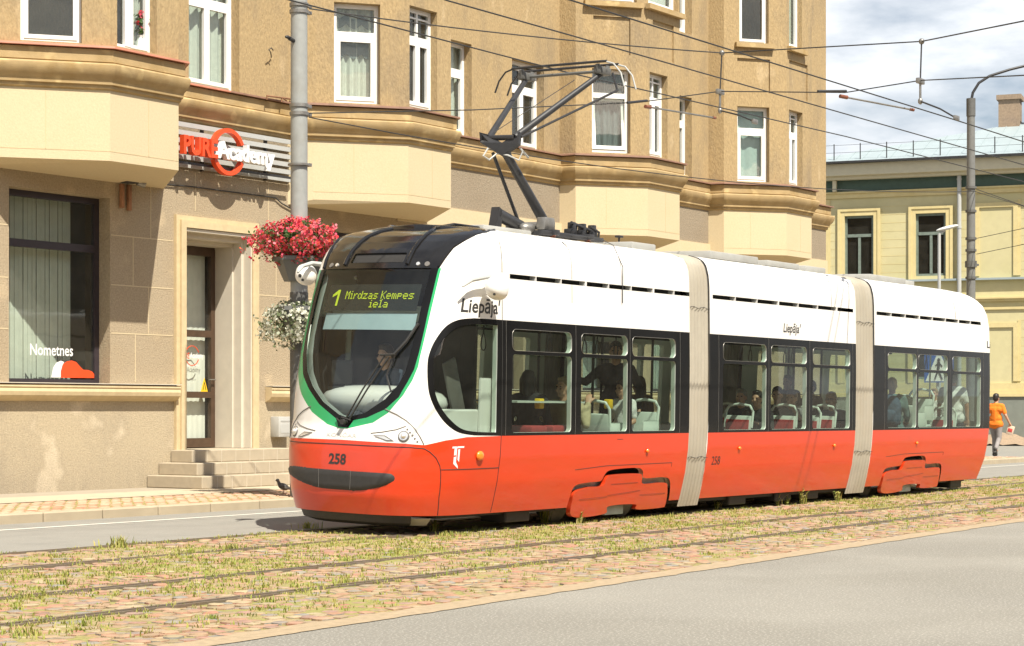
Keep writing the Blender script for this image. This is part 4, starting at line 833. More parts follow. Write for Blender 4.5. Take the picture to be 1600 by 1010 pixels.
def person(label, loc, yaw, pose='sit', shirt=('dark_shirt', (.03, .03, .035)), trousers=('dark_trousers', (.05, .055, .07)), hair='dark', hairlen='short', sleeves='long', arms=None, lean=0, turn=0, vox=.014, scale=1.0, skin='skin', fine=False, legs=None, stripes=None, group=None):
    """body axes: x forward, y to the person's left, z up; the origin is on the floor below the hips"""
    t = thing('person', label, 'person', loc, (0, 0, yaw), group); t.scale = (scale,)*3
    hip = .92 if pose == 'stand' else .47
    pel = Vector((0, 0, hip)); up = Vector((math.sin(lean), 0, math.cos(lean))); che = pel+up*.36; nek = pel+up*.54; hc = nek+Vector((.035+math.sin(lean)*.06, 0, .155)); Rz = Matrix.Rotation(turn, 3, 'Z'); hd = lambda x, y, z: hc+Rz @ Vector((x, y, z))
    b = MB(); sh = MB(); tr = MB()
    # head
    b.ell(hd(-.012, 0, .02), (.095, .076, .108), 18, 14); b.ell(hd(.03, 0, -.05), (.062, .056, .07), 16, 12); b.ell(hd(.062, 0, -.095), (.026, .03, .022)); b.ell(hd(.094, 0, -.022), (.020, .013, .024)); capsule(b, hd(.078, 0, .02), hd(.102, 0, -.025), .010, .013)
    for s in (1, -1):
        b.ell(hd(-.012, s*.077, -.012), (.020, .010, .032)); b.ell(hd(.072, s*.03, .030), (.02, .024, .010)); b.ell(hd(.068, s*.042, -.03), (.022, .022, .02))
    b.ell(hd(.086, 0, -.064), (.014, .024, .008)); capsule(b, nek-up*.05, hc+Vector((-.01, 0, -.06)), .062, .055)
    # torso
    for m_, e in ((b, 0), (sh, .014)):
        capsule(m_, che+Vector((0, .10, .02)), che+Vector((0, -.10, .02)), .105+e, .105+e); capsule(m_, pel+up*.14+Vector((0, .06, 0)), pel+up*.14+Vector((0, -.06, 0)), .11+e, .11+e); capsule(m_, pel+Vector((0, .07, -.02)), pel+Vector((0, -.07, -.02)), .115+e*1.9, .115+e*1.9)
        capsule(m_, pel+up*.1, che, .125+e, .125+e); capsule(m_, nek+Vector((0, .13, -.06)), nek+Vector((0, -.13, -.06)), .066+e, .066+e); capsule(m_, che+up*.05, nek-up*.02, .09+e, .062+e*.4)
    arms = arms or {}
    for s, k in ((1, 'L'), (-1, 'R')):
        S = nek+Vector((0, s*.185, -.06)); E, W_ = arms.get(k, ((.03, s*.06, -.27), (.22, s*.02, -.36) if pose == 'sit' else (.08, s*.07, -.53)))
        E = S+Vector(E); W_ = S+Vector(W_)
        capsule(b, S, E, .050, .040); capsule(b, E, W_, .041, .029)
        end = W_ if sleeves == 'long' else None
        if sleeves == 'long': capsule(sh, S, E, .064, .054); capsule(sh, E, E.lerp(W_, .93), .055, .043)
        elif sleeves == 'short': capsule(sh, S, S.lerp(E, .72), .066, .062)
        d = (W_-E).normalized(); side = (Vector((0, 0, 1)).cross(d)); side = side.normalized() if side.length > .2 else Vector((0, 1, 0)); pn = d.cross(side)
        P0 = W_+d*.05; capsule(b, W_+d*.01-side*.016, P0+d*.03-side*.024, .021, .018); capsule(b, W_+d*.01+side*.016, P0+d*.03+side*.024, .021, .018); capsule(b, W_, P0+d*.035, .024, .02)
        for i, (o_, ln) in enumerate(((-.032, .062), (-.011, .074), (.011, .070), (.031, .054))):
            a0 = P0+d*.035+side*o_; a1 = a0+d*ln*.5-pn*.008; a2 = a1+d*ln*.38-pn*.026; capsule(b, a0, a1, .0105, .0095, 8); capsule(b, a1, a2, .0095, .008, 8)
        t0 = W_+d*.03-side*.03*s; capsule(b, t0, t0+d*.035-side*.034*s-pn*.006, .013, .011, 8); capsule(b, t0+d*.035-side*.034*s-pn*.006, t0+d*.07-side*.036*s-pn*.02, .011, .009, 8)
    feet = []
    for s, k in ((1, 'L'), (-1, 'R')):
        H_ = pel+Vector((0, s*.095, -.03))
        if legs: K, A = (Vector(v) for v in legs[k][:2])
        elif pose == 'sit': K = Vector((.44, s*.12, .47)); A = Vector((.46, s*.12, .09))
        else: K = Vector((.02, s*.10, .50)); A = Vector((-.01, s*.10, .09))
        capsule(b, H_, K, .082, .056); capsule(b, K, A, .054, .036); capsule(tr, H_, K, .098, .072); capsule(tr, K, A+(K-A)*.06, .070, .056); feet.append((A, K, k))
        fd = Vector((1, 0, 0)) if not legs or len(legs[k]) < 3 else None
        capsule(b, A, A+Vector((.10, 0, -.05)), .036, .03)
    capsule(tr, pel+Vector((0, .075, .02)), pel+Vector((0, -.075, .0)), .118, .118)
    fused(b, 'body', M[skin], t, vox if not fine else .0085, 2)
    so2 = fused(sh, 'shirt', cloth(*shirt), t, .017, 3); fused(tr, 'trousers', cloth(*trousers), t, .018, 3)
    for A, K, k in feet:
        f = MB()
        ft = legs[k][2] if legs and len(legs[k]) > 2 else 0
        Q = Matrix.Rotation(ft, 3, 'Y'); capsule(f, A+Q @ Vector((-.03, 0, -.035)), A+Q @ Vector((.15, 0, -.05)), .047, .042); f.ell(A+Q @ Vector((.06, 0, -.07)), (.135, .045, .022))
        fused(f, 'shoe', M['shoe'], t, .012, 2)
    h = MB()
    if hairlen != 'bald':
        h.ell(hd(-.025, 0, .045), (.100, .086, .098), 18, 12); h.ell(hd(-.05, 0, .0), (.075, .084, .09), 16, 12); h.ell(hd(.03, 0, .105), (.055, .06, .03))
        if hairlen in ('long', 'mid'):
            for s in (1, -1): capsule(h, hd(-.04, s*.06, .02), hd(-.05, s*.07, -.13 if hairlen == 'mid' else -.20), .045, .035)
            capsule(h, hd(-.07, 0, .02), hd(-.085, 0, -.14 if hairlen == 'mid' else -.23), .06, .05)
        fused(h, 'hair', HAIR[hair], t, .014, 2)
    for s in (1, -1): e = MB(); e.ell(hd(.081, s*.031, .012), (.010, .014, .008)); e.build('eye', M['eye'], t)
    t['hc'] = 0
    del t['hc']
    return t, hd, nek
# ================================================================ TRAM
PIT, ROLL = .0022, .03
TO = Vector((17.0, 14.17, .015))
tram = thing('tram', 'red and white articulated low-floor tram number 258 with raised pantograph', 'tram', tuple(TO), (ROLL, PIT, 0))
TM = Matrix.Translation(TO) @ Matrix.Rotation(PIT, 4, 'Y') @ Matrix.Rotation(ROLL, 4, 'X')
def inside(px, py, l):
    """where the line of sight meets the lengthwise plane at lateral distance l inside the tram"""
    a, b = ray(px); q = TM.inverted(); o = q @ Vector((0, 0, EYE)); d = (q.to_3x3() @ Vector((a, b, -(py-640)/3100))); t = (l-o.y)/d.y; p = o+d*t; return p.x, p.z
D_, NN, W0, DE, TL, DT, TE = 1.2, 3.0, 1.2, 1.45, 16.52, .22, 2.2
ph = np.linspace(0, math.pi/2, 400)
TX = np.concatenate([D_*(1-np.cos(ph)**(2/NN)), np.linspace(D_, TL-DT, 40)[1:-1], TL-DT*(1-np.cos(ph[::-1])**(2/NN))])
TY = np.concatenate([np.sin(ph)**(2/NN), np.ones(38), np.sin(ph[::-1])**(2/NN)])
TU = np.concatenate([[0], np.cumsum(np.hypot(np.diff(TX), np.diff(TY)*W0))]); UEND = TU[-1]; UO = .8235
ZT = 3.49
lz = [0, .2, .45, .7, .95, 1.1, 1.25, 1.6, 2.0, 2.5, 2.95, 3.1, 3.2, 3.3, 3.38, 3.44, 3.49]; lv = [.12, .06, 0, 0, .02, .05, .1, .13, .2, .36, .53, .62, .7, .82, .95, 1.1, 1.28]
wz = [0, .2, .35, .6, .9, 1.2, 2.0, 2.88, 3.1, 3.25, 3.35, 3.41, 3.455, 3.49]; wv = [1.0, 1.06, 1.10, 1.155, 1.19, 1.2, 1.185, 1.15, 1.14, 1.12, 1.085, 1.04, .96, .82]
tz = [0, .3, .6, 1.2, 2.6, 2.88, 3.1, 3.25, 3.35, 3.42, 3.46, 3.49]; tv = [.35, .2, .08, 0, .0, .02, .12, .3, .55, .85, 1.1, 1.5]
def shell(u, z, off=0.):
    s = abs(u); xb = float(np.interp(s, TU, TX)); yn = float(np.interp(s, TU, TY)); l = float(np.interp(z, lz, lv)); w = float(np.interp(z, wz, wv))-off; t = float(np.interp(z, tz, tv))
    if xb < DE: x = l+xb*(DE-l)/DE+off*max(0, 1-yn**6)
    else:
        e = TL-xb; x = TL-(t+e*(TE-t)/TE) if e < TE else xb
        if e < DT: x -= off*max(0, 1-yn**6)
    return Vector((x, -w*yn if u > 0 else w*yn, z))
def snorm(u, z):
    h = .004; a = shell(u+h, z)-shell(u-h, z); b = shell(u, min(z+h, ZT))-shell(u, z-h); n = a.cross(b); n.normalize(); return -n if (n.x*(shell(u, z).x-6) < 0 and abs(n.x) > .9) or n.y*(-1 if u > 0 else 1) < -1e-3 else n
def inpoly(P, poly):
    x, y = P[:, 0], P[:, 1]; r = np.zeros(len(P), bool); j = len(poly)-1
    for i in range(len(poly)):
        xi, yi = poly[i]; xj, yj = poly[j]; c = ((yi > y) != (yj > y)) & (x < (xj-xi)*(y-yi)/((yj-yi) or 1e-9)+xi); r ^= c; j = i
    return r
def dense(poly, s=.04):
    o = []
    for i in range(len(poly)):
        a = Vector(poly[i]); b = Vector(poly[(i+1) % len(poly)]); k = max(1, int((b-a).length/s)); o += [tuple(a.lerp(b, j/k)) for j in range(k)]
    return o
def smooth_poly(poly, keep=()):
    """Catmull-Rom through the points; corners listed in keep stay sharp"""
    o = []; n = len(poly)
    for i in range(n):
        p0, p1, p2, p3 = (Vector(poly[(i+k) % n]) for k in (-1, 0, 1, 2))
        if i in keep: p0 = p1
        if (i+1) % n in keep: p3 = p2
        if i in keep and (i+1) % n in keep: o.append(tuple(p1)); continue
        for k in range(6):
            t = k/6; o.append(tuple(.5*((2*p1)+(p2-p0)*t+(2*p0-5*p1+4*p2-p3)*t*t+(3*p1-p0-3*p2+p3)*t**3)))
    return o
def rrect(x0, x1, z0, z1, r, n=5):
    o = []
    for cx, cz, a in ((x1-r, z1-r, 0), (x0+r, z1-r, 90), (x0+r, z0+r, 180), (x1-r, z0+r, 270)):
        for k in range(n+1): t = R(a+90*k/n); o.append((cx+r*math.cos(t), cz+r*math.sin(t)))
    return o
def carve(u0, u1, z0, z1, polys, gu, gz):
    """cuts the (u, z) sheet along every outline; returns vertices and triangles by region"""
    V = []; E = []
    def loop(p):
        k = len(V); V.extend(p); E.extend([(k+i, k+(i+1) % len(p)) for i in range(len(p))])
    loop(dense([(u0, z0), (u1, z0), (u1, z1), (u0, z1)], .08))
    for _, p in polys: loop(dense([(min(max(a, u0), u1), min(max(b, z0), z1)) for a, b in p], .05))
    u = u0+gu(u0)*.5
    while u < u1:
        z = z0+gz*.5
        while z < z1: V.append((u+rnd.uniform(-.004, .004), z+rnd.uniform(-.004, .004))); z += gz if z < 3 else gz*.4
        u += gu(u)
    v, _, f, *_ = delaunay_2d_cdt([Vector(p) for p in V], E, [], 0, 1e-5)
    v = np.array([tuple(p) for p in v]); f = np.array([tuple(t) for t in f if len(t) == 3]); c = v[f].mean(1)
    reg = np.array(['white']*len(f), dtype='<U16')
    for nme, p in polys: reg[inpoly(c, [(min(max(a, u0), u1), min(max(b, z0), z1)) for a, b in p])] = nme
    return v, f, reg, c
TP = {}                                                  # region -> accumulated geometry
def put(regname, v, f, off=0.):
    used = np.unique(f); m = {int(k): i for i, k in enumerate(used)}; a = TP.setdefault(regname, ([], [], [])); k = len(a[0])
    for i in used: a[0].append(shell(v[i][0], v[i][1], off)); a[2].append(snorm(*v[i]))
    for t in f:
        p = [a[0][k+m[int(i)]] for i in t]; n = (p[1]-p[0]).cross(p[2]-p[0]); q = a[2][k+m[int(t[0])]]; tt = [k+m[int(i)] for i in t]; a[1].append(tt if n.dot(q) > 0 else tt[::-1])
def section(u0, u1, polys, gu, gz=.07):
    v, f, reg, c = carve(u0, u1, .24, ZT, polys, gu, gz)
    for r in set(reg):
        if r == 'hole': continue
        s = f[reg == r]; put(r, v, s, .012 if r.startswith('glass') else .025 if r == 'slot' else 0)
    s = f[np.array([not (r.startswith('glass') or r == 'hole') for r in reg]) & (c[:, 1] > .42) & (c[:, 1] < 2.9)]
    if len(s): put('lining', v, s, .065)
    for r, p in polys:
        if r.startswith('glass') and 'front' not in r:
            p = dense(p, .05); a = TP.setdefault('reveal', ([], [], [])); k = len(a[0]); n = len(p)
            for q in p: a[0].append(shell(*q, .003)); a[0].append(shell(*q, .067))
            a[1].extend([[k+2*i, k+2*((i+1) % n), k+2*((i+1) % n)+1, k+2*i+1] for i in range(n)])
X2 = lambda x: x+UO
D_out = [(1.588, 2.44), (1.319, 2.414), (1.149, 2.337), (1.037, 2.178), (.989, 2.014), (.99, 1.844), (1.033, 1.606), (1.12, 1.421), (1.265, 1.259), (1.462, 1.164), (1.725, 1.132)]
D_in = [(2.15, 2.375), (1.6, 2.37), (1.36, 2.34), (1.21, 2.265), (1.105, 2.14), (1.058, 2.0), (1.06, 1.85), (1.1, 1.63), (1.18, 1.455), (1.315, 1.31), (1.49, 1.21), (1.73, 1.175), (2.15, 1.165)]
def sm(poly, a, b):                                        # smooth an open run of points
    return [p for p in smooth_poly(poly, (0, len(poly)-1))][:-1*6] if False else [p for p in smooth_poly(poly, (0, len(poly)-1))]
SCR = [(-.87, 2.985), (-.87, 2.67), (-.84, 2.21), (-.75, 1.94), (-.69, 1.80), (-.54, 1.632), (-.34, 1.463), (-.084, 1.325), (.022, 1.30), (.276, 1.353), (.531, 1.516), (.671, 1.674), (.742, 1.831), (.771, 2.016), (.79, 2.27), (.80, 2.70), (.81, 2.985)]
BLK = [(-1.0, 2.985), (-1.0, 2.675), (-.97, 2.47), (-.94, 2.209), (-.87, 1.942), (-.79, 1.766), (-.624, 1.615), (-.40, 1.432), (-.13, 1.283), (-.075, 1.19), (.07, 1.185), (.13, 1.27), (.308, 1.304), (.54, 1.403), (.693, 1.541), (.779, 1.712), (.837, 1.848), (.868, 2.018), (.885, 2.303), (.90, 2.7), (.91, 2.985)]
GRN = [(-1.13, 2.985), (-1.12, 2.66), (-1.10, 2.286), (-1.06, 1.94), (-.98, 1.764), (-.763, 1.539), (-.512, 1.342), (-.245, 1.214), (-.05, 1.172), (.05, 1.172), (.394, 1.25), (.575, 1.362), (.743, 1.564), (.83, 1.727), (.88, 1.883), (.90, 2.1), (.925, 2.5), (.945, 2.985)]
RED1 = [(-2.26, .2), (-2.26, 1.124), (-1.6, 1.115), (-1.29, 1.078), (-1.05, 1.03), (-.77, 1.04), (0, 1.05), (.77, 1.038), (1.05, 1.024), (1.29, 1.078), (1.6, 1.115), (2.26, 1.124), (X2(5.74), 1.124), (X2(5.74), .2)]
VIS = [(.915, 2.985), (.955, 3.1), (1.02, 3.24), (1.25, 3.37), (1.8, 3.45), (2.6, ZT+.001)]
VISOR = VIS+[(-u, z) for u, z in VIS[::-1]]
COVER = [(-1.04, .12), (-1.15, .33), (-1.11, .435), (-.83, .478), (-.53, .487), (-.47, .58), (-.36, .617), (.25, .62), (.38, .583), (.45, .483), (.98, .483), (1.09, .40), (1.14, .19), (1.05, .152), (.45, .152), (.36, .222), (-.27, .221), (-.32, .127)]
CUT0 = [(-1.22, .2), (-1.2, .391), (-1.13, .506), (-.85, .537), (-.58, .546), (-.51, .623), (-.37, .68), (.21, .694), (.39, .653), (.46, .557), (.95, .555), (1.13, .497), (1.21, .29), (1.21, .2)]
CUT = smooth_poly(CUT0, (0, len(CUT0)-1))
BOG = (4.25, 13.26)
WIN = [(1.64, 2.89), (3.10, 4.17), (4.28, 5.36), (6.64, 7.9), (8.04, 9.16), (9.36, 10.63), (12.01, 13.14), (13.21, 14.42), (14.63, 15.9)]
FARW = [(1.64, 2.89, 1.155), (3.1, 3.66, .5), (3.74, 4.3, .5), (4.5, 5.36, 1.155), (6.64, 7.6, 1.155), (7.75, 8.3, .5), (8.38, 8.95, .5), (9.2, 10.63, 1.155), (12.01, 13.1, 1.155), (13.3, 13.86, .5), (13.94, 14.5, .5), (14.7, 15.9, 1.155)]
def side_polys(x0, x1, near):
    o = []; s = 1 if near else -1
    f = lambda p: [(s*(X2(a)), b) for a, b in p]
    if x0 > 3:
        o.append(('red', f([(x0-.1, .2), (x1+.1, .2), (x1+.1, 1.124), (x0-.1, 1.124)]))); o.append(('band', f([(x0-.1, 1.124), (x1+.1, 1.124), (x1+.1, 2.445), (x0-.1, 2.445)])))
    for a, b in ((1.6, 5.86), (6.36, 10.8), (11.6, 16.0)):
        if x0 <= a < x1: o.append(('hole', f([(a, 2.918), (b-.05, 2.918), (b-.05, 2.972), (a, 2.972)])))
    if near:
        for a, b in WIN:
            if x0 <= a < x1: k_ = len(o); o.append(('glass#n%d' % WIN.index((a, b)), f(rrect(a, b, 1.158, 2.055, .05)))); o.append(('glassvent#n%d' % WIN.index((a, b)), f(rrect(a, b, 2.098, 2.345, .075))))
    else:
        for a, b, z in FARW:
            if x0 <= a < x1: o.append(('glass#f%d' % FARW.index((a, b, z)), f(rrect(a, b, z, 2.345, .06))))
    for c in BOG:
        if x0 <= c < x1: o.append(('hole', f([(c+a, b) for a, b in CUT])))
    return o
gnose = lambda u: .05 if abs(u) < 2.4 else .22
mir = lambda p: [(-a, b) for a, b in p]
bandN = D_out+[(2.26, 1.124), (X2(5.8), 1.124), (X2(5.8), 2.445)]
P1 = [('red', RED1), ('green', GRN), ('frame', BLK), ('glassfront#', SCR), ('visor', VISOR), ('slot', rrect(-.40, .40, 3.05, 3.165, .02)),
      ('band', smooth_poly(bandN, (0, 10, 11, 12, 13))), ('glass#c0', smooth_poly(D_in, (0, 12))), ('band', mir(D_out)+[(-2.3, 1.124), (-2.3, 2.445)]), ('glass#c1', mir(D_in))]
section(-2.26, X2(5.74), P1+side_polys(1.5, 5.7, True), gnose)
section(-X2(5.74), -2.26, [('red', [(-9, .2), (-2.2, .2), (-2.2, 1.124), (-9, 1.124)]), ('band', [(-9, 1.124), (-2.2, 1.124), (-2.2, 2.445), (-9, 2.445)])]+side_polys(1.5, 5.7, False), lambda u: .25, .12)
tail = ('band', [(17.35, 1.124), (UEND, 1.124), (UEND, 2.445), (17.35, 2.445)])
section(X2(6.24), X2(10.85), side_polys(6.2, 10.9, True), lambda u: .25, .1); section(-X2(10.85), -X2(6.24), side_polys(6.2, 10.9, False), lambda u: .25, .12)
gt = lambda u: .25 if abs(u) < 14.5 else .08
TG = [(UEND-.93, 1.24), (UEND-.002, 1.24), (UEND-.002, 2.75), (UEND-.93, 2.75)]; TB = [(UEND-1.12, 1.124), (UEND, 1.124), (UEND, 2.87), (UEND-1.02, 2.87), (UEND-1.12, 2.445)]
section(X2(11.47), UEND, side_polys(11.4, 16.38, True)+[('band', TB), ('glass#t0', TG)], gt, .1); section(-UEND, -X2(11.47), side_polys(11.4, 16.38, False)+[('band', mir(TB)), ('glass#t1', mir(TG))], gt, .12)
# roof cap closing the ring at ZT
def cap(u0, u1, dest, gap):
    a = TP.setdefault(dest, ([], [], [])); us = np.linspace(u0, u1, max(3, int((u1-u0)/gap))); k = len(a[0]); m = 9
    for u in us:
        p, q = shell(u, ZT), shell(-u, ZT)
        for j in range(m): t = j/(m-1); c = p.lerp(q, t); a[0].append(c+Vector((0, 0, .05*(1-(2*t-1)**2)))); a[2].append(Vector((0, -.12*(1-2*t), 1)).normalized())
    for i in range(len(us)-1):
        for j in range(m-1): a[1].append([k+i*m+j, k+(i+1)*m+j, k+(i+1)*m+j+1, k+i*m+j+1])
cap(.0, 2.6, 'visor', .06); cap(2.6, X2(5.74), 'white', .3); cap(X2(6.24), X2(10.85), 'white', .4); cap(X2(11.47), UEND, 'white', .2)
M['twhite'] = mat('tram_white_paint', (.80, .785, .755), .28, .02, 3, coat=.5, stain=(.70, .66, .59), sscale=.7, samt=.35, stretch=(1.6, 1, .5))
M['tred'] = mat('tram_red_paint', (.62, .042, .008), .30, .04, 3, .04, 1.6, coat=.45, grime=((.24, .10, .06), .55, .18, .42), stain=(.55, .065, .025), sscale=1.2, samt=.35, stretch=(.6, 1, 2.2), bdist=.06)
M['tgreen'] = mat('tram_green_paint', (.02, .36, .12), .3, .04, 4, coat=.4)
M['tblack'] = mat('tram_black_gloss', (.012, .011, .010), .10, .3, 4, coat=.3)
M['tband'] = mat('tram_black_glass_edge', (.008, .008, .008), .25, .2, 4, spec=.22)
M['tmatte'] = mat('tram_black_plastic', (.030, .029, .028), .55, .15, 20)
M['tglass'] = glass('tram_side_glass', (.60, .68, .63), .01, 1.45, .02, .015); M['tscreen'] = glass('tram_windscreen', (.70, .76, .73), .01, 1.5, .015, .015)
M['tlin'] = mat('interior_cream', (.66, .72, .66), .5, .03, 3); M['tfloor'] = mat('interior_floor', (.10, .10, .10), .7, .1, 5)
M['bellow'] = mat('bellows_fabric', (.36, .33, .27), .8, .10, 6, .25, 40, stain=(.25, .21, .15), sscale=1.5, samt=.7, stretch=(1, 1, .5))
RG = {'white': ('body_shell', M['twhite']), 'red': ('lower_body_panels', M['tred']), 'green': ('windscreen_ring', M['tgreen']), 'frame': ('windscreen_frame', M['tband']), 'visor': ('roof_visor', M['tblack']), 'slot': ('air_inlet', M['tmatte']),
      'band': ('window_band', M['tband']), 'glass': ('side_window', M['tglass']), 'glassvent': ('vent_window', M['tglass']), 'glassfront': ('windscreen', M['tscreen']), 'lining': ('interior_lining', M['tlin']), 'reveal': ('window_liner', M['tlin'])}
for r, (v, f, n) in TP.items():
    r = r.split('#')[0]; me = bpy.data.meshes.new(RG[r][0]); me.from_pydata([tuple(p) for p in v], [], f); o = link(RG[r][0], me, RG[r][1], tram, True, 0)
    if len(n) == len(v): me.normals_split_custom_set_from_vertices([tuple(x) for x in n])
def tp(g, name, m, par=None, smooth=True, ang=40, fix=True): return g.build(name, m, par or tram, smooth, ang, fix)
def sline(g, pts, r, off=-.001, n=6, s=.05):
    P_ = []
    for a, b in zip(pts, pts[1:]):
        a, b = Vector(a), Vector(b); k = max(1, int((b-a).length/s)); P_ += [shell(*a.lerp(b, i/k), off) for i in range(k)]
    P_.append(shell(*pts[-1], off)); g.tube(P_, r, n)
# dark fill behind the ventilation slits and the wheel cut-outs
g = MB()
for a, b in ((1.5, 5.9), (6.3, 10.84), (11.5, 16.1)): g.box(a, b, -1.02, 1.02, 2.86, 3.03)
tp(g, 'vent_duct', M['tmatte'], smooth=False)
g = MB()
for a, b, n_ in ((1.6, 5.86, 8), (6.36, 10.8, 7), (11.6, 16.0, 8)):
    for i in range(1, n_):
        x = a+(b-a)*i/n_; wd = .012 if i % 3 else .035; g.box(x, x+wd, -1.147, -1.06, 2.915, 2.975)
tp(g, 'vent_slat', M['twhite'], smooth=False)
g = MB()
for x, z0, z1 in ((1.44, .25, 2.9), (1.44, 2.98, 3.42)): sline(g, [(X2(x), z0), (X2(x), z1)], .004)
sline(g, [(-1.05, .995), (0, 1.0), (.9, .995), (1.05, .985), (1.12, .95), (1.2, .885), (1.26, .8), (1.285, .72), (1.31, .5), (1.32, .25)], .005)
sline(g, [(1.285, .755), (X2(1.44), .762)], .004); sline(g, [(X2(2.9), 2.98), (X2(2.9), 3.44)], .003); sline(g, [(X2(2.9), 2.70), (X2(2.9), 2.915)], .003)
for c in BOG: sline(g, [(X2(c-1.2), .70), (X2(c-.5), .735), (X2(c+1.1), .742), (X2(c+1.1), .69)], .003)
sline(g, [(X2(3.95), 1.06), (X2(4.08), 1.06)], .003)
for x in (10.0, 14.8): sline(g, [(X2(x), 2.98), (X2(x), 3.45)], .003)
tp(g, 'panel_joint', M['tmatte'])
g = MB()
for x in (1.52, 2.98, 4.225, 5.48, 6.52, 7.97, 9.26, 10.72, 11.9, 13.18, 14.52, 16.02): sline(g, [(X2(x), 1.13), (X2(x), 2.44)], .002)
tp(g, 'window_joint', M['steel'])
VW = [o for o in bpy.data.objects if o.name.startswith('vent_window')]
for (a, b), vw in zip(WIN, VW):
    g = MB(); sline(g, [(X2(p), q) for p, q in dense(rrect(a, b, 2.098, 2.345, .075), .08)+[(b, 2.27)]], .0028); tp(g, 'vent_frame', M['steel'], vw)
# bellows
for x0, x1 in ((5.73, 6.25), (10.84, 11.48)):
    g = MB(); n = 30; zs = np.concatenate([np.linspace(.15, 3.3, 40), np.linspace(3.32, ZT, 10)]); V = []; ring = []
    for z in zs: ring.append((float(np.interp(z, wz, wv)), z))
    prof = [(-w_-.012, z) for w_, z in ring]+[(w_*k, ZT+.055*(1-k*k)) for w_ in (ring[-1][0],) for k in np.linspace(-.9, .9, 9)]+[(w_+.012, z) for w_, z in ring[::-1]]
    k = len(prof)
    for i in range(n+1):
        x = x0+(x1-x0)*i/n; d = .012*math.sin(i/n*math.pi*12)-.01
        for y, z in prof:
            fl = max(0, .55-z)*.35*abs(math.sin(i*.8)); V.append((x-.0, y*(1+d)-(math.copysign(fl*.3, y) if z < .55 else 0)*-.3, z*(1+d*.3 if z > 3.4 else 1)))
    g.add(V, [(i*k+j, (i+1)*k+j, (i+1)*k+j+1, i*k+j+1) for i in range(n) for j in range(k-1)]); be = tp(g, 'bellows', M['bellow'], ang=0)
    g = MB()
    for z in (2.78, .80): g.tube([(x0+(x1-x0)*i/12, -(float(np.interp(z, wz, wv))+.016), z+.01*math.sin(i)) for i in range(13)], .004, 5)
    tp(g, 'stitching', M['tmatte'], be)
    g = MB()
    for x in (x1-.012,): g.tube([(x, -(w_+.012), z) for w_, z in ring[20:]], .008, 6)
    tp(g, 'edge_strip', M['tmatte'], be)
# bogie covers, wheels, underframe, plough
COVER = smooth_poly(COVER)
for c in BOG:
    pv = dense(COVER, .05); tri, _, fc, *_ = delaunay_2d_cdt([Vector(p) for p in pv], [(i, (i+1) % len(pv)) for i in range(len(pv))], [], 0, 1e-5)
    tv_ = np.array([tuple(p) for p in tri]); fc = np.array(fc); fc = fc[inpoly(tv_[fc].mean(1), pv)]
    W = lambda z, o: -(float(np.interp(z, wz, wv))+o)
    g = MB(); k = len(tv_); n = len(pv)
    V = [(c+a, W(b, .012), b) for a, b in tv_]+[(c+a, W(b, -.05), b) for a, b in tv_]
    cnt = {}
    for t in fc:
        for i in range(3): e = (int(t[i]), int(t[(i+1) % 3])); cnt[tuple(sorted(e))] = cnt.get(tuple(sorted(e)), 0)+1
    g.add(V, [tuple(int(i) for i in t) for t in fc]+[(a, b, b+k, a+k) for (a, b), q in cnt.items() if q == 1]); bc = tp(g, 'bogie_cover', M['tred'], ang=30)
    g = MB()
    for a, b, z0, z1 in ((-1.0, -.36, .33, .345), (-.36, .4, .36, .40), (.42, 1.05, .34, .345), (-.33, .3, .50, .505)): g.tube([(c+a, W(z0, .012), z0), (c+b, W(z1, .012), z1)], .0016, 5)
    tp(g, 'cover_joint', M['tmatte'], bc)
    for s in (-.78, .78):
        g = MB(); g.cyl((c+s, -.62, .315), (c+s, -.50, .315), .30, n=28); g.cyl((c+s, -.66, .315), (c+s, -.6, .315), .12, n=18); g.cyl((c+s, .50, .315), (c+s, .62, .315), .30, n=28); g.cyl((c+s, -.5, .315), (c+s, .5, .315), .07, n=12); tp(g, 'wheel', M['steel'])
    g = MB(); g.bbox(c-.85, c+.85, -.80, -.72, .22, .42, .03); g.bbox(c-.3, c+.3, -.8, .8, .25, .5, .03); tp(g, 'bogie_frame', M['tmatte'])
    g = MB(); g.bbox(c-.2, c+.24, -.98, -.86, .10, .22, .01); tp(g, 'track_brake', mat('pale_blue_steel', (.34, .44, .50), .5, .1, 8))
    g = MB(); g.box(c-1.5, c+1.5, -.9, -.88, .25, .75); g.box(c-1.5, c+1.5, -.9, .9, .75, .77); tp(g, 'wheel_well', M['tmatte'], smooth=False)
g = MB(); g.box(.6, 3.0, -.93, .93, .2, .33); g.box(5.5, 12.0, -.93, .93, .18, .33); g.box(14.5, 15.9, -.93, .93, .2, .33)  # plain dark boxes for the underframe, put in to block light below the floor
for x in (1.9, 7.3, 8.7, 9.6, 15.2): g.bbox(x, x+.5, -.97, -.6, .10, .24, .02)
tp(g, 'underframe', M['tmatte'], smooth=False)
g = MB(); V = []; us = np.linspace(-1.15, 1.0, 40)
for u in us:
    for z, o in ((.26, .05), (.15, .06), (.11, .16), (.2, .5)): V.append(shell(u, z, o))
g.add(V, [(i*4+j, i*4+4+j, i*4+5+j, i*4+1+j) for i in range(39) for j in range(3)]); tp(g, 'front_skirt', M['tmatte'])
g = MB(); V = [shell(u, z, o) for u in np.linspace(.25, 1.3, 14) for z, o in ((.2, .10), (.115, .18))]; g.add(V, [(2*i, 2*i+2, 2*i+3, 2*i+1) for i in range(13)]); tp(g, 'deflector_plate', M['slat'])
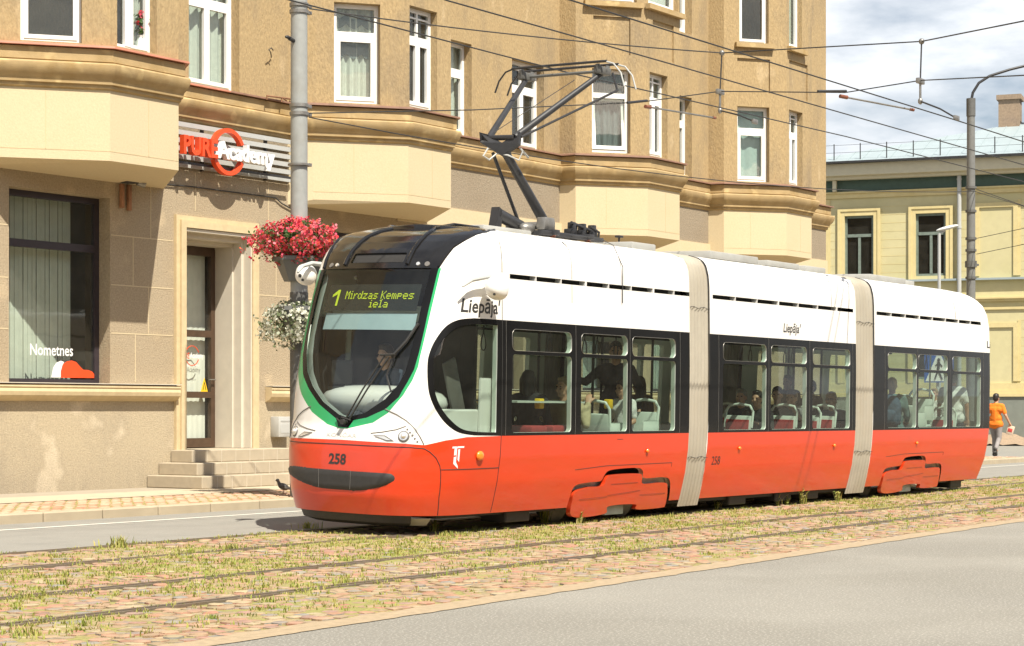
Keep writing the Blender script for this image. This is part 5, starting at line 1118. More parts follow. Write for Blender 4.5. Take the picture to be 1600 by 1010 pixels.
# nose: bumper, lamps, lettering
M['lampglass'] = mat('lamp_chrome', (.80, .80, .78), .18, .05, 5, metal=.6); M['grey'] = mat('lamp_grey_plastic', (.16, .15, .14), .4, .1, 8); M['amber'] = mat('amber_lens', (.85, .22, .02), .25, .05, 5, coat=.5)
BUM = [(-.97, .715), (-.72, .728), (.107, .718), (.615, .712), (.742, .697), (.775, .635), (.718, .594), (.585, .539), (.339, .493), (.1, .487), (-.28, .495), (-.62, .55), (-.93, .62), (-1.0, .67)]
pv = dense(smooth_poly(BUM), .02); tri, _, fc, *_ = delaunay_2d_cdt([Vector(p) for p in pv+[(a+.03*((j % 2)), b) for a in np.arange(-.96, .76, .05) for j, b in enumerate(np.arange(.5, .72, .03)) if min(math.hypot(a+.03*(j % 2)-q[0], b-q[1]) for q in pv) > .018]], [(i, (i+1) % len(pv)) for i in range(len(pv))], [], 0, 1e-5)
tv_ = np.array([tuple(p) for p in tri]); fc = np.array(fc); fc = fc[inpoly(tv_[fc].mean(1), pv)]
ed = np.array([min(np.hypot(p[0]-q[0], p[1]-q[1]) for q in pv) for p in tv_]); g = MB()
g.add([shell(a, b, .004-.020*min(1, e/.035)**.5) for (a, b), e in zip(tv_, ed)], [tuple(int(i) for i in t) for t in fc]); bp_ = tp(g, 'bumper', M['tmatte'], ang=0)
g = MB()
for u in (-.27, .20): sline(g, [(u, .51), (u, .715)], .002, -.0165)
tp(g, 'bumper_joint', M['grey'], bp_)
def disc(g, u, z, r0, off, h=.012, n=20):
    c = shell(u, z); nn = snorm(u, z); g.cyl(c-nn*.01, c+nn*(h+off), r0, r0*.9, n)
for s in (1, -1):
    g = MB(); disc(g, s*.80, 1.115, .068, 0, .006); hl = tp(g, 'headlight', M['grey'])
    g = MB(); disc(g, s*.80, 1.115, .055, .004, .010); c = shell(s*.80, 1.115); nn = snorm(s*.80, 1.115); g.ell(tuple(c+nn*.012), (.03, .03, .03)); tp(g, 'lens', M['lampglass'], hl)
    g = MB(); q = [(s*.44, 1.115), (s*.585, 1.118), (s*.70, 1.06), (s*.62, 1.058)]; g.prism([shell(a, b, -.001) for a, b in q], tuple(snorm(s*.58, 1.09)*.006)); sg_ = tp(g, 'signal_lamp', M['grey'], smooth=False)
    g = MB(); q = [(s*.47, 1.107), (s*.58, 1.109), (s*.67, 1.067), (s*.615, 1.066)]; g.prism([shell(a, b, -.006) for a, b in q], tuple(snorm(s*.58, 1.09)*.005)); tp(g, 'lens', M['lampglass'], sg_, smooth=False)
    g = MB(); sline(g, [(s*a, b) for a, b in [(.539, 1.405), (.683, 1.351), (.799, 1.291), (.904, 1.203), (.99, 1.106), (1.04, 1.03)]], .007); sline(g, [(s*a, b) for a, b in [(.40, 1.135), (.55, 1.155), (.70, 1.185), (.80, 1.225)]], .006); tp(g, 'lamp_outline', M['grey'])
    g = MB()
    for a, b in ((.825, 1.19), (.862, 1.158), (.897, 1.126), (.93, 1.093), (.963, 1.06)): disc(g, s*a, b, .013, 0, .004, 10)
    tp(g, 'marker_dots', M['grey'])
    g = MB(); disc(g, s*.62, 3.03, .025, 0, .012, 12); tp(g, 'marker_lamp', M['lampglass'])
    g = MB(); disc(g, s*.74, 3.03, .034, 0, .008, 12); tp(g, 'marker_lamp', M['grey'])
def stext(s, u0, u1, z0, z1, m, nm, bold=.0, off=-.003, shear=0, neg=False):
    g = MB(); text_on(g, s, lambda x, y, z: shell(u0+(u1-u0)*x, z0+(z1-z0)*y, off), bold, 0, shear); return tp(g, nm, m, smooth=False, fix=False)
stext('258', -.14, .11, .775, .897, M['tmatte'], 'fleet_number', .03)
stext('KON\u010cAR', -.21, .22, 1.082, 1.135, mat('embossed_grey', (.58, .56, .54), .4, .03), 'maker_lettering', .01)
stext('Liep\u0101ja\u02bc', 1.33, 2.215, 2.45, 2.665, M['tmatte'], 'city_lettering', .018)
stext('Liep\u0101ja\u02bc', X2(8.42), X2(8.98), 2.50, 2.675, M['tmatte'], 'city_lettering', .015, shear=.2)
stext('Liep\u0101ja\u02bc', 17.02, 17.85, 2.49, 2.66, M['tmatte'], 'city_lettering', .015)
stext('258', X2(6.41), X2(6.64), .69, .805, M['tmatte'], 'fleet_number', .0)
g = MB()
for poly in ([(0, .90), (1, .93), (1, 1), (0, .98)], [(.18, .90), (.40, .905), (.42, .30), (.62, .12), (.66, 0), (.22, .22)], [(.50, .86), (.66, .87), (.68, .30), (.52, .40)]):
    g.add([shell(1.396+.175*a, .765+.25*b, -.003) for a, b in poly], [tuple(range(len(poly)))])
tp(g, 'emblem', M['white'], smooth=False)
for x, z, r_0 in ((1.854-UO, .905, .055), (4.68, .905, .026), (7.14, .905, .026), (10.12, .905, .026), (13.19, .905, .026)):
    g = MB(); c = shell(X2(x), z); nn = snorm(X2(x), z); g.ell(tuple(c+nn*.012), (r_0*1.2, .03 if r_0 > .05 else .018, r_0)); il = tp(g, 'indicator', M['amber'])
# visor ribs
g = MB()
for s in (-.47, .47):
    P_ = [shell(s, z, -.012) for z in np.linspace(3.03, ZT, 16)]+[Vector((1.3+.12*i, -s*(1+.0*i), 3.535-.0*i)) for i in range(1, 10)]; g.tube(P_, .022, 8)
P_ = [shell(a*1.0, b, -.006) for a, b in ((.90, 3.0), (.94, 3.1), (1.0, 3.23), (1.2, 3.355), (1.7, 3.43), (2.5, 3.482))]; g.tube(P_, .018, 8); g.tube([Vector((p.x, -p.y, p.z)) for p in P_], .018, 8)
tp(g, 'visor_ribs', M['tblack'])
g = MB(); V = [shell(u, z, .02) for u in np.linspace(-.36, .36, 12) for z in (3.055, 3.105)]; g.add(V, [(2*i, 2*i+2, 2*i+3, 2*i+1) for i in range(11)]); tp(g, 'inlet_grille', M['tmatte'])
# wipers
g = MB(); A0 = shell(.0, 1.19, -.05)
for a, b in (((.03, 1.25), (.49, 2.02)), ((.10, 1.28), (.53, 1.98))): sline(g, [a, b], .010, -.045, 6)
tp(g, 'wiper_arm', M['tmatte'])
g = MB(); sline(g, [(.80, 2.36), (.70, 2.16), (.56, 1.98)], .018, -.03); sline(g, [(.60, 2.02), (.52, 1.78), (.60, 1.6)], .011, -.02); g.tube([shell(.42, 2.0, -.05), shell(.6, 2.01, -.06)], .012, 6); tp(g, 'wiper_blade', M['tmatte'])
g = MB(); c = shell(.0, 1.225, -.03); g.cyl(shell(.03, 1.25, -.02), shell(.03, 1.25, -.09), .03, n=12); g.tube([shell(.12, 1.27, -.05), shell(.0, 1.30, -.06), shell(-.02, 1.25, -.05), shell(-.1, 1.285, -.02)], .008, 6); tp(g, 'wiper_motor', M['tmatte'])
# mirror cameras
for s in (-1, 1):
    x, z = inside(775, 458, -1.33) if s < 0 else inside(480, 436, 1.36)
    g = MB(); y = s*(1.34 if s < 0 else 1.38)
    Mr = Matrix.Rotation(R(18), 3, 'Y'); g.ell((x, y, z+.05), (.15 if s < 0 else .13, .115, .125), 20, 14, Mr, .85); mr = tp(g, 'mirror', M['twhite'], ang=60)
    g = MB(); g.tube([(x-.40, s*1.16, z+.05), (x-.28, s*1.20, z+.13), (x-.05, s*1.25, z+.18), (x+.2, s*1.2, z+.17)], [.012, .024, .028, .03], 8); tp(g, 'mirror_arm', M['slat'], mr)
    g = MB(); c = Vector((x-.03, y, z-.2)); g.cyl((x-.125, y-.02, z+.03), (x-.139, y-.02, z+.03), .022, n=10); g.cyl((x-.105, y-.045, z-.02), (x-.122, y-.05, z-.02), .015, n=10); tp(g, 'camera_lens', M['tmatte'], mr)
# destination display
F5 = {'M': '10001 11011 10101 10101 10001 10001 10001', 'i': '010 000 110 010 010 010 111', 'r': '0000 0000 1011 1100 1000 1000 1000', 'd': '00001 00001 01101 10011 10001 10011 01101', 'z': '00000 00000 11111 00010 00100 01000 11111', 'a': '00000 00000 01110 00001 01111 10001 01111', 's': '00000 00000 01111 10000 01110 00001 11110', 'K': '10001 10010 10100 11000 10100 10010 10001 00100', 'e': '00000 00000 01110 10001 11111 10000 01110', 'm': '00000 00000 11010 10101 10101 10101 10101', 'p': '00000 00000 11110 10001 11110 10000 10000', 'l': '110 010 010 010 010 010 111', ' ': '00 00 00 00 00 00 00'}
M['led'] = mat('led_yellow_green', (.40, .46, .02), .5, .02, emit=.5); M['board'] = mat('display_board', (.02, .022, .02), .4, .1)
def matrix(g, s, u0, u1, z0, z1):
    w_ = sum(len(F5[c].split()[0])+1 for c in s)-1; x = 0
    for c in s:
        rows = F5[c].split()
        for j, r in enumerate(rows):
            for i, b in enumerate(r):
                if b == '1':
                    a0 = u0+(u1-u0)*(x+i+.04)/w_; a1 = u0+(u1-u0)*(x+i+.96)/w_; c1 = z1-(z1-z0)*(j+.04)/7; c0 = z1-(z1-z0)*(j+.96)/7; g.add([shell(a0, c0, .028), shell(a1, c0, .028), shell(a1, c1, .028), shell(a0, c1, .028)], [(0, 1, 2, 3)])
        x += len(rows[0])+1
g = MB(); V = [shell(u, z, .036) for u in np.linspace(-.68, .74, 24) for z in (2.5, 2.80)]; g.add(V, [(2*i, 2*i+2, 2*i+3, 2*i+1) for i in range(23)]); dp = tp(g, 'destination_display', M['board'])
g = MB(); matrix(g, 'Mirdzas Kempes', -.345, .665, 2.632, 2.725); matrix(g, 'iela', .06, .335, 2.535, 2.622)
for q in ([(-.485, 2.555), (-.45, 2.555), (-.45, 2.74), (-.485, 2.74)], [(-.485, 2.74), (-.485, 2.69), (-.57, 2.655), (-.57, 2.685)]): g.add([shell(a, b, .028) for a, b in q], [(0, 1, 2, 3)])
tp(g, 'lettering', M['led'], dp, smooth=False, fix=False)
g = MB(); V = [shell(u, z, .06) for u in np.linspace(-.66, .76, 24) for z in (2.285, 2.47)]; g.add(V, [(2*i, 2*i+2, 2*i+3, 2*i+1) for i in range(23)]); tp(g, 'sun_blind', mat('blue_blind', (.38, .50, .55), .8, .05, 6))
# cab and saloon
M['dkint'] = mat('cab_shade_black', (.014, .015, .014), .7, .12, 6)  # near-black colour stands in for the shade inside the cab
g = MB(); g.ell((.80, 0, 1.47), (.47, .80, .21), 28, 14, None, .8); g.box(.6, 1.1, -.72, .72, .4, 1.36); da = tp(g, 'dashboard', M['twhite'], ang=60)
g = MB(); g.bbox(-.03, .03, -.13, .13, -.14, .14, .02, 2, Matrix.Translation((.55, .42, 1.80)) @ Matrix.Rotation(.35, 4, 'Z')); g.cyl((.56, .42, 1.66), (.62, .42, 1.5), .025); g.bbox(.5, .62, .2, .6, 1.58, 1.64, .02); tp(g, 'control_screen', M['tmatte'], da)
g = MB(); g.box(.45, 1.3, -.8, .8, .35, .40); g.box(1.3, 16.0, -1.04, 1.04, .35, .40); tp(g, 'floor', M['tfloor'], smooth=False)
g = MB(); g.box(1.1, 16.0, -1.06, 1.06, 2.55, 2.58); g.box(1.1, 1.14, -1.05, 1.05, 2.4, 2.56); tp(g, 'ceiling', M['tlin'], smooth=False)
g = MB(); tp(g, 'cab_partition', M['tlin'], smooth=False)
g = MB(); g.box(1.46, 1.50, -.79, 1.05, .4, 2.55); tp(g, 'cab_rear_panel', M['dkint'], smooth=False)  # cab partition, widened and blackened to darken the view through the side glass
g = MB(); V = [shell(-u, z, .10) for u in np.linspace(1.0, 2.2, 14) for z in (1.50, 2.45)]; g.add(V, [(2*i, 2*i+2, 2*i+3, 2*i+1) for i in range(13)]); tp(g, 'cab_dark_sheet', M['dkint'])  # dark sheet added inside the far cab window to black it out
g = MB(); V = [shell(u, z, o) for u in np.linspace(.95, 2.14, 22) for z, o in ((.9, .13), (1.40, .13), (1.42, .15), (1.42, .28))]; g.add(V, [(i*4+j, i*4+4+j, i*4+5+j, i*4+1+j) for i in range(21) for j in range(3)]); g.bbox(1.16, 1.42, -1.10, -1.06, .45, 1.78, .03); g.bbox(1.0, 1.06, -1.055, -1.03, 1.32, 1.35, .005); tp(g, 'cab_door_panel', M['twhite'])
g = MB(); Mx = Matrix.Translation((1.15, -.78, 1.45)) @ Matrix.Rotation(-.35, 4, 'Y'); g.bbox(-.12, .12, -.02, .02, -.2, .55, .02, 2, Mx); tp(g, 'cab_sunshade', M['grey'])
for x, y in ((2.7, .5), (4.6, .45), (4.6, -.4), (5.6, .6), (6.4, .6), (7.6, .5), (9.1, .5), (10.5, -.3), (11.9, .5), (13.2, .55), (14.6, .5), (15.2, -.3)): g = MB(); g.cyl((x, y, .4), (x, y, 2.56), .019, n=8); tp(g, 'grab_pole', M['tmatte'])
for y in (-.55, .45): g = MB(); g.cyl((2.0, y, 2.40), (15.8, y, 2.40), .016, n=8); tp(g, 'grab_rail', M['tmatte'])
for x in (1.95, 2.2, 2.45, 3.35, 3.75, 4.15, 4.45, 4.9, 7.5, 7.75, 8.6, 9.0, 9.7, 9.95, 12.3, 12.9, 13.1, 15.0):
    g = MB(); y = -.55; V = []
    for i in range(17):
        t = 2*math.pi*i/16; V.append((x+.045*math.sin(t)*(1-.45*math.cos(t)), y, 2.20+.10*math.cos(t)))
    g.tube(V, .008, 6, False); g.cyl((x, y, 2.30), (x, y, 2.40), .01, n=6); tp(g, 'hand_strap', M['tmatte'])
M['seatred'] = mat('seat_fabric_red', (.36, .035, .035), .9, .15, 30, .3, 120)
def seat(x, y, z0, face_, arm=False, cush=True):
    """face_ -1 looks towards the front of the tram"""
    f = face_; g = MB(); B = lambda a, b: (min(x+f*a, x+f*b), max(x+f*a, x+f*b))
    g.bbox(*B(-.02, .42), y-.21, y+.21, z0+.40, z0+.45, .02); Mt = Matrix.Translation((x, y, z0+.45)) @ Matrix.Rotation(-f*.12, 4, 'Y'); g.bbox(-.025, .025, -.21, .21, 0, .42, .02, 2, Mt); g.cyl((x+f*.2, y, z0), (x+f*.2, y, z0+.4), .04, n=10)
    o = tp(g, 'seat', M['tlin'])
    if cush: g = MB(); g.bbox(*B(.02, .40), y-.19, y+.19, z0+.45, z0+.485, .015); g.bbox(-.04 if f < 0 else .026, -.026 if f < 0 else .04, -.18, .18, .03, .36, .006, 2, Mt); g.bbox(.026 if f < 0 else -.04, .04 if f < 0 else -.026, -.16, .16, .03, .34, .006, 2, Mt); tp(g, 'seat_cushion', M['seatred'], o)
    g = MB(); pts = [Mt @ Vector((0, -.21, .25)), Mt @ Vector((0, -.215, .48)), Mt @ Vector((0, -.16, .56)), Mt @ Vector((0, 0, .585)), Mt @ Vector((0, .16, .56)), Mt @ Vector((0, .215, .48)), Mt @ Vector((0, .21, .25))]; g.tube(pts, .02, 8); tp(g, 'grab_rail', M['tlin'], o)
    if arm: g = MB(); g.bbox(*B(-.05, .34), y-.23, y-.21, z0+.52, z0+.76, .02); tp(g, 'side_shell', M['tlin'], o)
for px, py in ((1152, 658), (1222, 658), (1283, 658)): x, z = inside(px, py, -.8); seat(x, -.8, z-.79, -1)
for px, py, f in ((936, 655, 1), (1006, 652, -1), (1440, 630, -1), (1418, 640, 1)): x, z = inside(px, py, -.88); seat(x, -.85, z-.80, f, True, False)
for x in (2.4, 2.85): g = MB(); g.bbox(x-.17, x+.17, -1.08, -.75, 1.10, 1.23, .03); tp(g, 'seat_cushion', M['seatred'])
for x, y, f in ((3.0, .5, -1), (4.9, .75, 1), (6.9, .75, -1), (10.3, .75, -1), (12.2, .75, -1), (15.4, .75, -1), (9.95, -.8, -1), (15.2, -.8, -1)): seat(x, y, .45, f)
g = MB(); g.box(1.9, 3.35, -1.09, -.45, 1.50, 1.52); tp(g, 'ledge', M['tlin'], smooth=False)
for a, b, z_ in ((12.0, 15.9, .62), (3.2, 5.6, .6)): g = MB(); g.box(a, b, -1.03, -.35, .4, z_); tp(g, 'seat_podium', M['tlin'], smooth=False)
for x, y, z_ in ((2.55, -.96, 1.49), (4.1, -.96, 1.49), (15.06, -.56, 1.48)): g = MB(); g.bbox(x-.05, x+.05, y-.04, y+.04, z_-.06, z_+.06, .012); tp(g, 'ticket_validator', M['yellow'])
# roof gear and pantograph
M['roofgrey'] = mat('roof_box_grey', (.33, .33, .31), .6, .1, 5, stain=(.24, .23, .2), sscale=2, samt=.5)
for a, b, h, wd in ((1.9, 2.9, .03, .55), (5.0, 5.6, .05, .7), (6.9, 8.3, .06, .8), (8.6, 9.6, .04, .8), (10.0, 10.7, .05, .7), (12.2, 13.6, .05, .75), (13.9, 14.3, .05, .6)): g = MB(); g.bbox(a, b, -wd, wd, 3.50, 3.545+h, .02); tp(g, 'roof_equipment', M['roofgrey'])
pg = thing('pantograph', None, None); pg.parent = tram
K0, K1 = Vector((3.03, .22, 4.75)), Vector((3.03, -.17, 4.74)); BA = Vector((3.96, 0, 3.80)); HC = Vector((4.4, 0, 5.72)); H0, H1 = HC+Vector((0, .62, -.02)), HC+Vector((0, -.55, -.02))
g = MB(); g.cyl(BA, Vector((3.02, .0, 4.62)), .066, .054, 14); tp(g, 'lower_arm', M['black'], pg)
g = MB(); g.cyl(K0, H0, .042, .034, 12); g.cyl(K1, H1, .046, .036, 12); tp(g, 'upper_arm', M['black'], pg)
g = MB(); g.prism([K0+Vector((-.09, .05, .04)), K0+Vector((.06, .03, .03)), Vector((3.05, 0, 4.66)), K1+Vector((.06, -.06, .05)), K1+Vector((.02, -.08, -.10)), Vector((3.02, -.02, 4.50)), K0+Vector((-.05, .06, -.08))], (-.05, 0, .02)); g.cyl(K0, K1, .035, n=10); tp(g, 'knee_joint', M['black'], pg, smooth=False)
g = MB()
for dx in (-.14, .14): g.tube([HC+Vector((dx, y, .10-.03*max(0, abs(y)-.62)**1.2)) for y in np.linspace(-.70, .76, 14)], .017, 8)
tp(g, 'collector_head', M['black'], pg)
g = MB(); g.cyl(H0+Vector((0, .0, .02)), H1+Vector((0, -.06, .02)), .02, n=8)
for h in (H0, H1): g.bbox(h.x-.13, h.x+.13, h.y-.06, h.y+.06, h.z-.03, h.z+.07, .02); g.cyl(h+Vector((-.1, 0, 0)), h+Vector((-.12, 0, .1)), .03, n=8); g.cyl(h+Vector((.1, 0, 0)), h+Vector((.12, 0, .1)), .03, n=8)
tp(g, 'cross_tube', M['polelo'], pg)
g = MB()
for dx in (-.14, .14): g = MB(); g.tube([HC+Vector((dx, y, z)) for y, z in ((.74, .095), (.86, .06), (.96, -.05), (1.02, -.2))], .012, 8); tp(g, 'horn', M['black'], pg)
g = MB()
for dx in (-.14, .14): g = MB(); g.tube([HC+Vector((dx, y, z)) for y, z in ((-.68, .095), (-.80, .06), (-.91, -.06), (-.97, -.24))], .011, 8); tp(g, 'horn', M['slat'], pg)
g = MB(); g.cyl((2.98, .12, 4.56), (3.48, .05, 3.74), .022, n=8); g.cyl(K1+Vector((.0, -.1, .0)), HC+Vector((.05, -.75, -.25)), .016, n=8); g.cyl(HC+Vector((.05, -.75, -.25)), H1+Vector((.05, -.12, .0)), .014, n=6); g.cyl(K0+Vector((0, .02, .02)), HC+Vector((-.1, -.2, -.1)), .005, n=5); tp(g, 'control_rod', M['black'], pg)
g = MB(); g.tube([(2.85, .10, 4.60), (2.78, .12, 4.5), (2.88, .1, 4.46), (2.98, .05, 4.55), (3.0, -.1, 4.52), (3.06, -.22, 4.46), (3.1, -.25, 4.58), (3.18, -.28, 4.5), (3.1, -.2, 4.62)], .012, 6); tp(g, 'earthing_cable', M['slat'], pg)
g = MB(); g.cyl((2.93, .0, 3.80), (3.45, .0, 3.68), .078, n=16); tp(g, 'spring_cylinder', M['black'], pg)
g = MB(); g.prism([(2.82, -.06, 3.54), (2.90, -.06, 3.88), (2.98, -.06, 3.84), (2.95, -.06, 3.62), (3.5, -.06, 3.60), (3.5, -.06, 3.54)], (0, .12, 0)); g.bbox(3.3, 4.7, -.45, -.37, 3.56, 3.62, .01); g.bbox(3.3, 4.7, .37, .45, 3.56, 3.62, .01); g.bbox(3.5, 3.6, -.5, .5, 3.57, 3.64, .01); g.bbox(4.3, 4.4, -.5, .5, 3.57, 3.64, .01); tp(g, 'base_frame', M['black'], pg)
g = MB()
for x, y in ((3.55, -.42), (4.35, -.42), (3.55, .42), (4.35, .42)):
    g.lathe([(.02, .0), (.05, .0), (.05, .02), (.03, .03), (.05, .05), (.03, .06), (.05, .08), (.02, .1)], (x, y, 3.49), 10)
tp(g, 'insulator', M['insul'], pg)
g = MB(); g.bbox(3.82, 3.98, -.18, .0, 3.64, 3.80, .03); g.cyl((3.6, -.3, 3.70), (3.6, .3, 3.70), .05, n=12); g.bbox(3.5, 3.72, -.34, -.2, 3.64, 3.80, .02); g.ell((3.45, -.1, 3.66), (.14, .09, .07)); tp(g, 'drive_unit', M['steel'], pg)
g = MB()
for i in range(9): x = 4.1+.08*i; g.bbox(x, x+.06, -.35+.03*(i % 3), -.22, 3.62, 3.70+.09*((i*5) % 3)/2, .01)
g.cyl((4.15, -.3, 3.78), (4.7, -.3, 3.70), .02); g.tube([(4.6, -.3, 3.76), (4.75, -.34, 3.7), (4.8, -.3, 3.58)], .016, 6); g.cyl((5.15, -.4, 3.55), (5.15, -.4, 3.68), .012); g.bbox(5.1, 5.2, -.44, -.36, 3.66, 3.69, .01); tp(g, 'surge_arrester', M['black'], pg)
g = MB(); g.tube([(3.9, -.3, 3.6), (4.0, -.8, 3.57), (4.02, -1.02, 3.47), (4.03, -1.16, 3.2), (4.03, -1.17, 2.75)], .006, 6); tp(g, 'roof_cable', M['wire'])
# ---------------------------------------------------------------- passengers, one standing in for a reflection (each one a thing of its own inside the tram)
def rider(px, py, l, label, yaw, pose='sit', scale=1., hz_=None, **k):
    x, z = inside(px, py, l); hh = (1.165 if pose == 'sit' else 1.615)*scale
    p = TM @ Vector((x+math.cos(yaw)*-.03, l, z-hh)); return person(label, tuple(p), yaw, pose, scale=scale, group=None, **k)
PI = math.pi
GREY = ('grey_shirt', (.20, .20, .20)); BEI = ('beige_jacket', (.47, .40, .25)); BLK_ = ('black_clothes', (.018, .018, .02)); NAVY = ('navy_jacket', (.035, .05, .075)); WHT = ('white_shirt', (.70, .70, .68)); TEAL = ('teal_shirt', (.10, .17, .17)); STR = ('blue_top', (.06, .09, .17))
rider(606, 556, -.12, 'dark clothed driver seated behind the tram windscreen and wiper', PI, shirt=NAVY, hair='brown')
rider(831, 596, -.7, 'dark haired person in black seated in first saloon window, back turned', .3, shirt=BLK_, hair='dark', hairlen='mid')
rider(884, 606, -.78, 'fair haired woman in beige jacket with raised hand at window pillar', PI+.25, shirt=BEI, hair='fair', hairlen='long', turn=-.5, arms={'L': ((.02, .10, -.24), (-.12, .08, .02)), 'R': ((.08, -.10, -.24), (.30, -.04, -.30))}, fine=True)
rider(966, 550, -.35, 'tall person in black standing with arm stretched to a pole', PI+.5, 'stand', 1.06, shirt=BLK_, trousers=('black_clothes', (.018, .018, .02)), hair='dark', arms={'R': ((.16, -.18, -.16), (.42, -.26, -.14)), 'L': ((-.02, .12, -.26), (.1, .1, -.5))})
rider(975, 608, -.80, 'child in white T-shirt seated by the white seat backs', PI-.2, scale=.86, shirt=WHT, hair='brown', sleeves='short', hairlen='mid')
rider(1003, 602, -.1, 'brown haired person standing partly hidden behind the child in white', PI-.2, 'stand', .92, shirt=('brown_top', (.12, .07, .04)), hair='brown', hairlen='mid')
rider(1161, 621, -.15, 'grey haired man in blue, dim behind the first red seat back', PI+.2, shirt=NAVY, hair='grey')
rider(1186, 624, -.82, 'dark haired boy in black holding one hand to his chest', PI+.08, scale=.95, shirt=BLK_, hair='dark', arms={'L': ((.08, .06, -.25), (.24, -.08, -.16)), 'R': ((.06, -.06, -.26), (.26, .0, -.3))})
rider(1217, 618, -.45, 'person in dark flat cap beside the bearded man in grey', PI+.3, shirt=BLK_, hair='dark')
rider(1240, 623, -.80, 'bearded man in grey T-shirt resting his hand on his face', PI+.08, shirt=GREY, hair='brown', sleeves='short', skin='skin2', arms={'L': ((.12, .06, -.2), (.17, -.10, .06)), 'R': ((.06, -.06, -.26), (.26, .0, -.3))})
rider(1234, 597, .3, 'dark silhouette standing behind the bearded man in grey', PI, 'stand', .86, shirt=BLK_, hair='dark')
t, hd, nek = rider(1303, 626, -.74, 'man in sunglasses and dark blue striped top in last middle window', PI+.05, turn=.75, shirt=STR, hair='fair', sleeves='short')
g = MB(); g.bbox(.075, .10, -.065, -.008, .0, .036, .008, 2, Matrix.Translation(hd(0, 0, 0))); g.bbox(.075, .10, .008, .065, .0, .036, .008, 2, Matrix.Translation(hd(0, 0, 0))); g.box(.085, .095, -.01, .01, .018, .028, Matrix.Translation(hd(0, 0, 0)))
for s in (-1, 1): g.cyl(hd(.09, s*.062, .02), hd(-.02, s*.085, .015), .004, n=5)
g.build('sunglasses', M['tmatte'], t)
g = MB()
for i, z in enumerate((.12, .19, .26, .33)):
    P_ = []
    for k in range(33): a = 2*PI*k/32; P_.append((.145*math.cos(a), .20*math.sin(a), .47+z))
    g.tube(P_, .006, 5, False)
g.build('shirt_stripes', M['white'], t)
rider(1271, 606, .1, 'dim dark standing person left of the man in sunglasses', PI-.3, 'stand', .9, shirt=BLK_, hair='dark')
t, hd, nek = rider(1398, 603, -.8, 'fair haired person in teal top with blue backpack, seen from behind', .25, shirt=TEAL, hair='blond', hairlen='short')
bt = Matrix.Translation(t.location) @ Matrix.Rotation(.25, 4, 'Z')
bp_ = thing('backpack', 'dark blue backpack worn by the fair haired passenger in teal', 'backpack', tuple(bt @ Vector((-.2, 0, .5))), (0, 0, .25))
M['pack'] = mat('backpack_cloth', (.045, .085, .14), .85, .2, 14, .5, 20, bdist=.03)
g = MB(); g.ell((-.02, 0, .24), (.13, .19, .27), 20, 14, None, .75); g.build('bag', M['pack'], bp_); g = MB(); g.ell((-.12, 0, .15), (.07, .14, .13), 16, 10, None, .75); g.build('pocket', M['pack'], bp_)
g = MB()
for s in (-1, 1): g.tube([(.02, s*.10, .47), (.16, s*.12, .52), (.33, s*.12, .42), (.34, s*.12, .2), (.1, s*.14, .05)], .02, 6)
g.build('strap', M['tmatte'], bp_)
rider(1494, 592, -.85, 'grey haired figure in white shirt, built in place of a reflection in the last tram window', .4, 'stand', .95, shirt=WHT, hair='grey', sleeves='short')  # solid figure built where the glass only reflects someone
rider(1462, 616, .3, 'small person in pale top seated far back under the crossing sign', PI, scale=.8, shirt=WHT, hair='fair')
# the pedestrian
pw = on_ground(1556, 714, .03); ang = math.atan2(pw.y, pw.x)-.35
t, hd, nek = person('man in bright orange T-shirt and grey trousers walking away behind the tram', (pw.x, pw.y, .03), ang, 'stand', shirt=('orange_tshirt', (.82, .20, .015)), trousers=('grey_trousers', (.27, .25, .245)), hair='dark', sleeves='short', fine=True, scale=1.05,
    arms={'R': ((-.02, -.10, -.26), (.10, -.17, -.48)), 'L': ((.0, .07, -.27), (.08, .05, -.5))}, legs={'L': ((.14, .09, .50), (.12, .09, .10)), 'R': ((.0, -.09, .50), (-.26, -.09, .22), 1.0)})
wv_ = nek+Vector((.10, -.185-.17, -.06-.48)); Mw = Matrix.Translation(t.location) @ Matrix.Rotation(ang, 4, 'Z') @ Matrix.Diagonal((1.05, 1.05, 1.05, 1))
bg_ = thing('paper_bag', 'pale paper packet held by the man in the orange T-shirt', 'packet', tuple(Mw @ (wv_+Vector((.03, -.02, -.16)))), (.25, .1, ang))
g = MB(); g.bbox(-.03, .03, -.10, .10, -.16, .10, .012); g.build('packet', mat('paper', (.66, .54, .42), .8, .06, 9), bg_); g = MB(); g.bbox(-.034, .034, -.07, .07, -.09, .02, .008); g.build('label', M['petal'], bg_)
# pigeon
g = MB(); g.ell((0, 0, .13), (.11, .055, .06), 14, 10, Matrix.Rotation(-.35, 3, 'Y')); capsule(g, (.07, 0, .16), (.10, 0, .23), .036, .026); g.ell((.11, 0, .245), (.034, .027, .029)); capsule(g, (-.06, 0, .11), (-.19, 0, .07), .035, .012); capsule(g, (.135, 0, .243), (.16, 0, .236), .009, .004)
fused(g, 'body', M['feather'], bd, .007, 2)
g = MB()
for s in (-1, 1): g.cyl((.0, s*.025, .085), (.0, s*.03, .0), .005, n=6); g.tube([(-.025, s*.03, .004), (.04, s*.03, .004)], .004, 5)
g.build('leg', M['insul'], bd)
bd.rotation_euler = (0, 0, 2.6); bd.scale = (.85,)*3

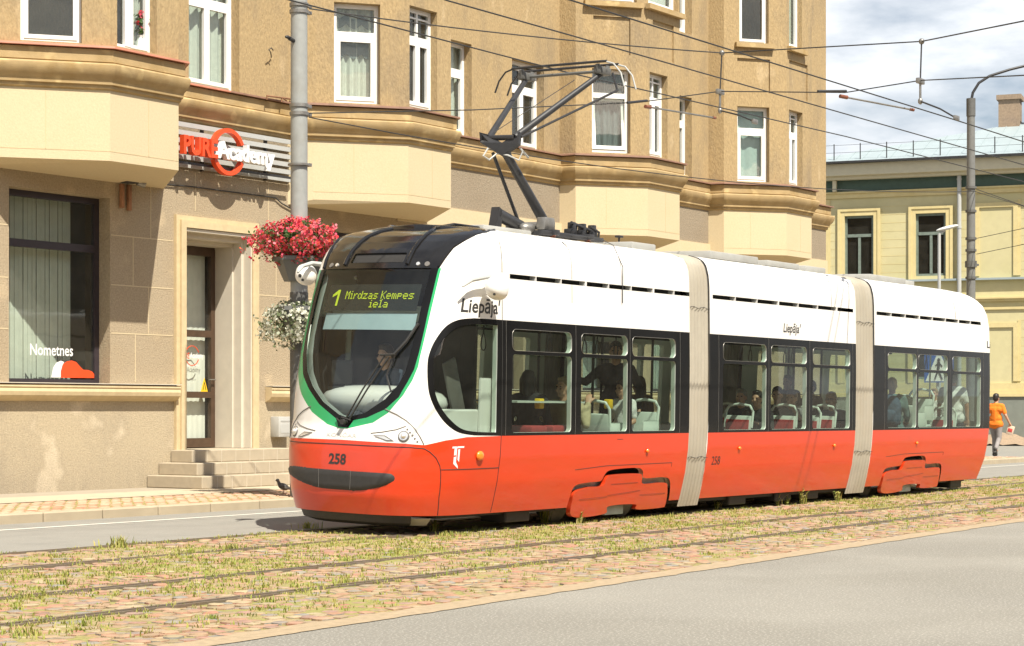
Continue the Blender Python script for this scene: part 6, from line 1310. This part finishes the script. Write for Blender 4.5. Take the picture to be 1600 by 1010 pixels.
# ---------------------------------------------------------------- grass and weeds in the track bed
V = []; F = []
def near_rail(x, y): return min(abs(y-f(x)) for f in rail_y.values())
def tuft(x, y, n, h, spread):
    for _ in range(n):
        a = RN.uniform(0, 6.283); r = abs(RN.normal())*spread; px, py = x+r*math.cos(a), y+r*math.sin(a); hh = h*RN.uniform(.5, 1.15); ln = hh*RN.uniform(.1, .75); b = RN.uniform(0, 6.283); wd = RN.uniform(.0035, .007)*(1 if h < .1 else 1.3)
        dx, dy = math.cos(b), math.sin(b); k = len(V); ox, oy = -dy*wd, dx*wd
        V.extend([(px-ox, py-oy, 0), (px+ox, py+oy, 0), (px+dx*ln*.35+ox*.8, py+dy*ln*.35+oy*.8, hh*.6), (px+dx*ln*.35-ox*.8, py+dy*ln*.35-oy*.8, hh*.6), (px+dx*ln, py+dy*ln, hh)])
        F.extend([(k, k+1, k+2, k+3), (k+3, k+2, k+4)])
for _ in range(120000):
    x = 6+36*RN.uniform()**1.5; y = RN.uniform(edge_near(x)+.4, 15.0)
    if x/y < .75: continue
    if 17.2 < x < 33 and y > 13.35: continue
    d = near_rail(x, y); n_ = nz_(x, y); p = .0
    if d < .16: p = .17 if n_ > -.1 else .04
    elif rail_y[3](x)+.1 < y < rail_y[2](x): p = .33 if n_ > -.15 else .05
    elif y > rail_y[2](x): p = .16 if n_ > .2 else .03
    elif rail_y[4](x) < y < rail_y[3](x): p = .2 if n_ > .1 else .02
    else: p = .10 if n_ > .5 else .012
    if x > 22: p *= .8
    if RN.uniform() < p: tuft(x, y, int(RN.uniform(4, 10)), RN.uniform(.018, .048), .04)
for px, py, n, h in ((188, 856, 90, .12), (100, 915, 50, .06), (480, 826, 60, .09), (360, 860, 90, .07), (300, 866, 60, .06), (560, 845, 60, .06), (700, 838, 60, .06), (330, 970, 45, .05), (40, 995, 60, .07), (420, 942, 30, .05), (540, 912, 70, .06), (130, 980, 40, .06), (30, 935, 40, .05), (740, 830, 50, .06)):
    p = on_ground(px, py); tuft(p.x, p.y, n, h, .07+.02*RN.uniform())
for px, py, h in ((853, 818, .26), (1215, 790, .20), (1255, 788, .24), (1122, 797, .14), (680, 832, .14), (1310, 784, .15), (968, 806, .14), (906, 818, .17), (1230, 789, .12)):
    p = on_ground(px, py+1); tuft(p.x, p.y, 22, h, .03)
    for _ in range(26):
        q = len(V); c = Vector((p.x+RN.normal()*.02, p.y+RN.normal()*.02, RN.uniform(.03, h))); s = .02; V.extend([tuple(c+Vector((-s, 0, 0))), tuple(c+Vector((0, s, s*.6))), tuple(c+Vector((s, 0, s)))]); F.append((q, q+1, q+2))
me = bpy.data.meshes.new('grass'); me.from_pydata(V, [], F)
M['grass'] = island_mat('grass_blades', [(.19, .27, .035), (.34, .35, .07), (.44, .38, .12), (.26, .33, .05), (.48, .41, .18), (.15, .25, .03)], .8, .1, 10, .3)
tag(link('grass', me, M['grass'], None, False), 'short yellow-green grass and weeds growing between the rails', 'grass', kind='stuff')
for o in bpy.data.objects:                                   # passengers' and tram's helper properties stay off parts
    if o.parent and 'category' in o: del o['category']
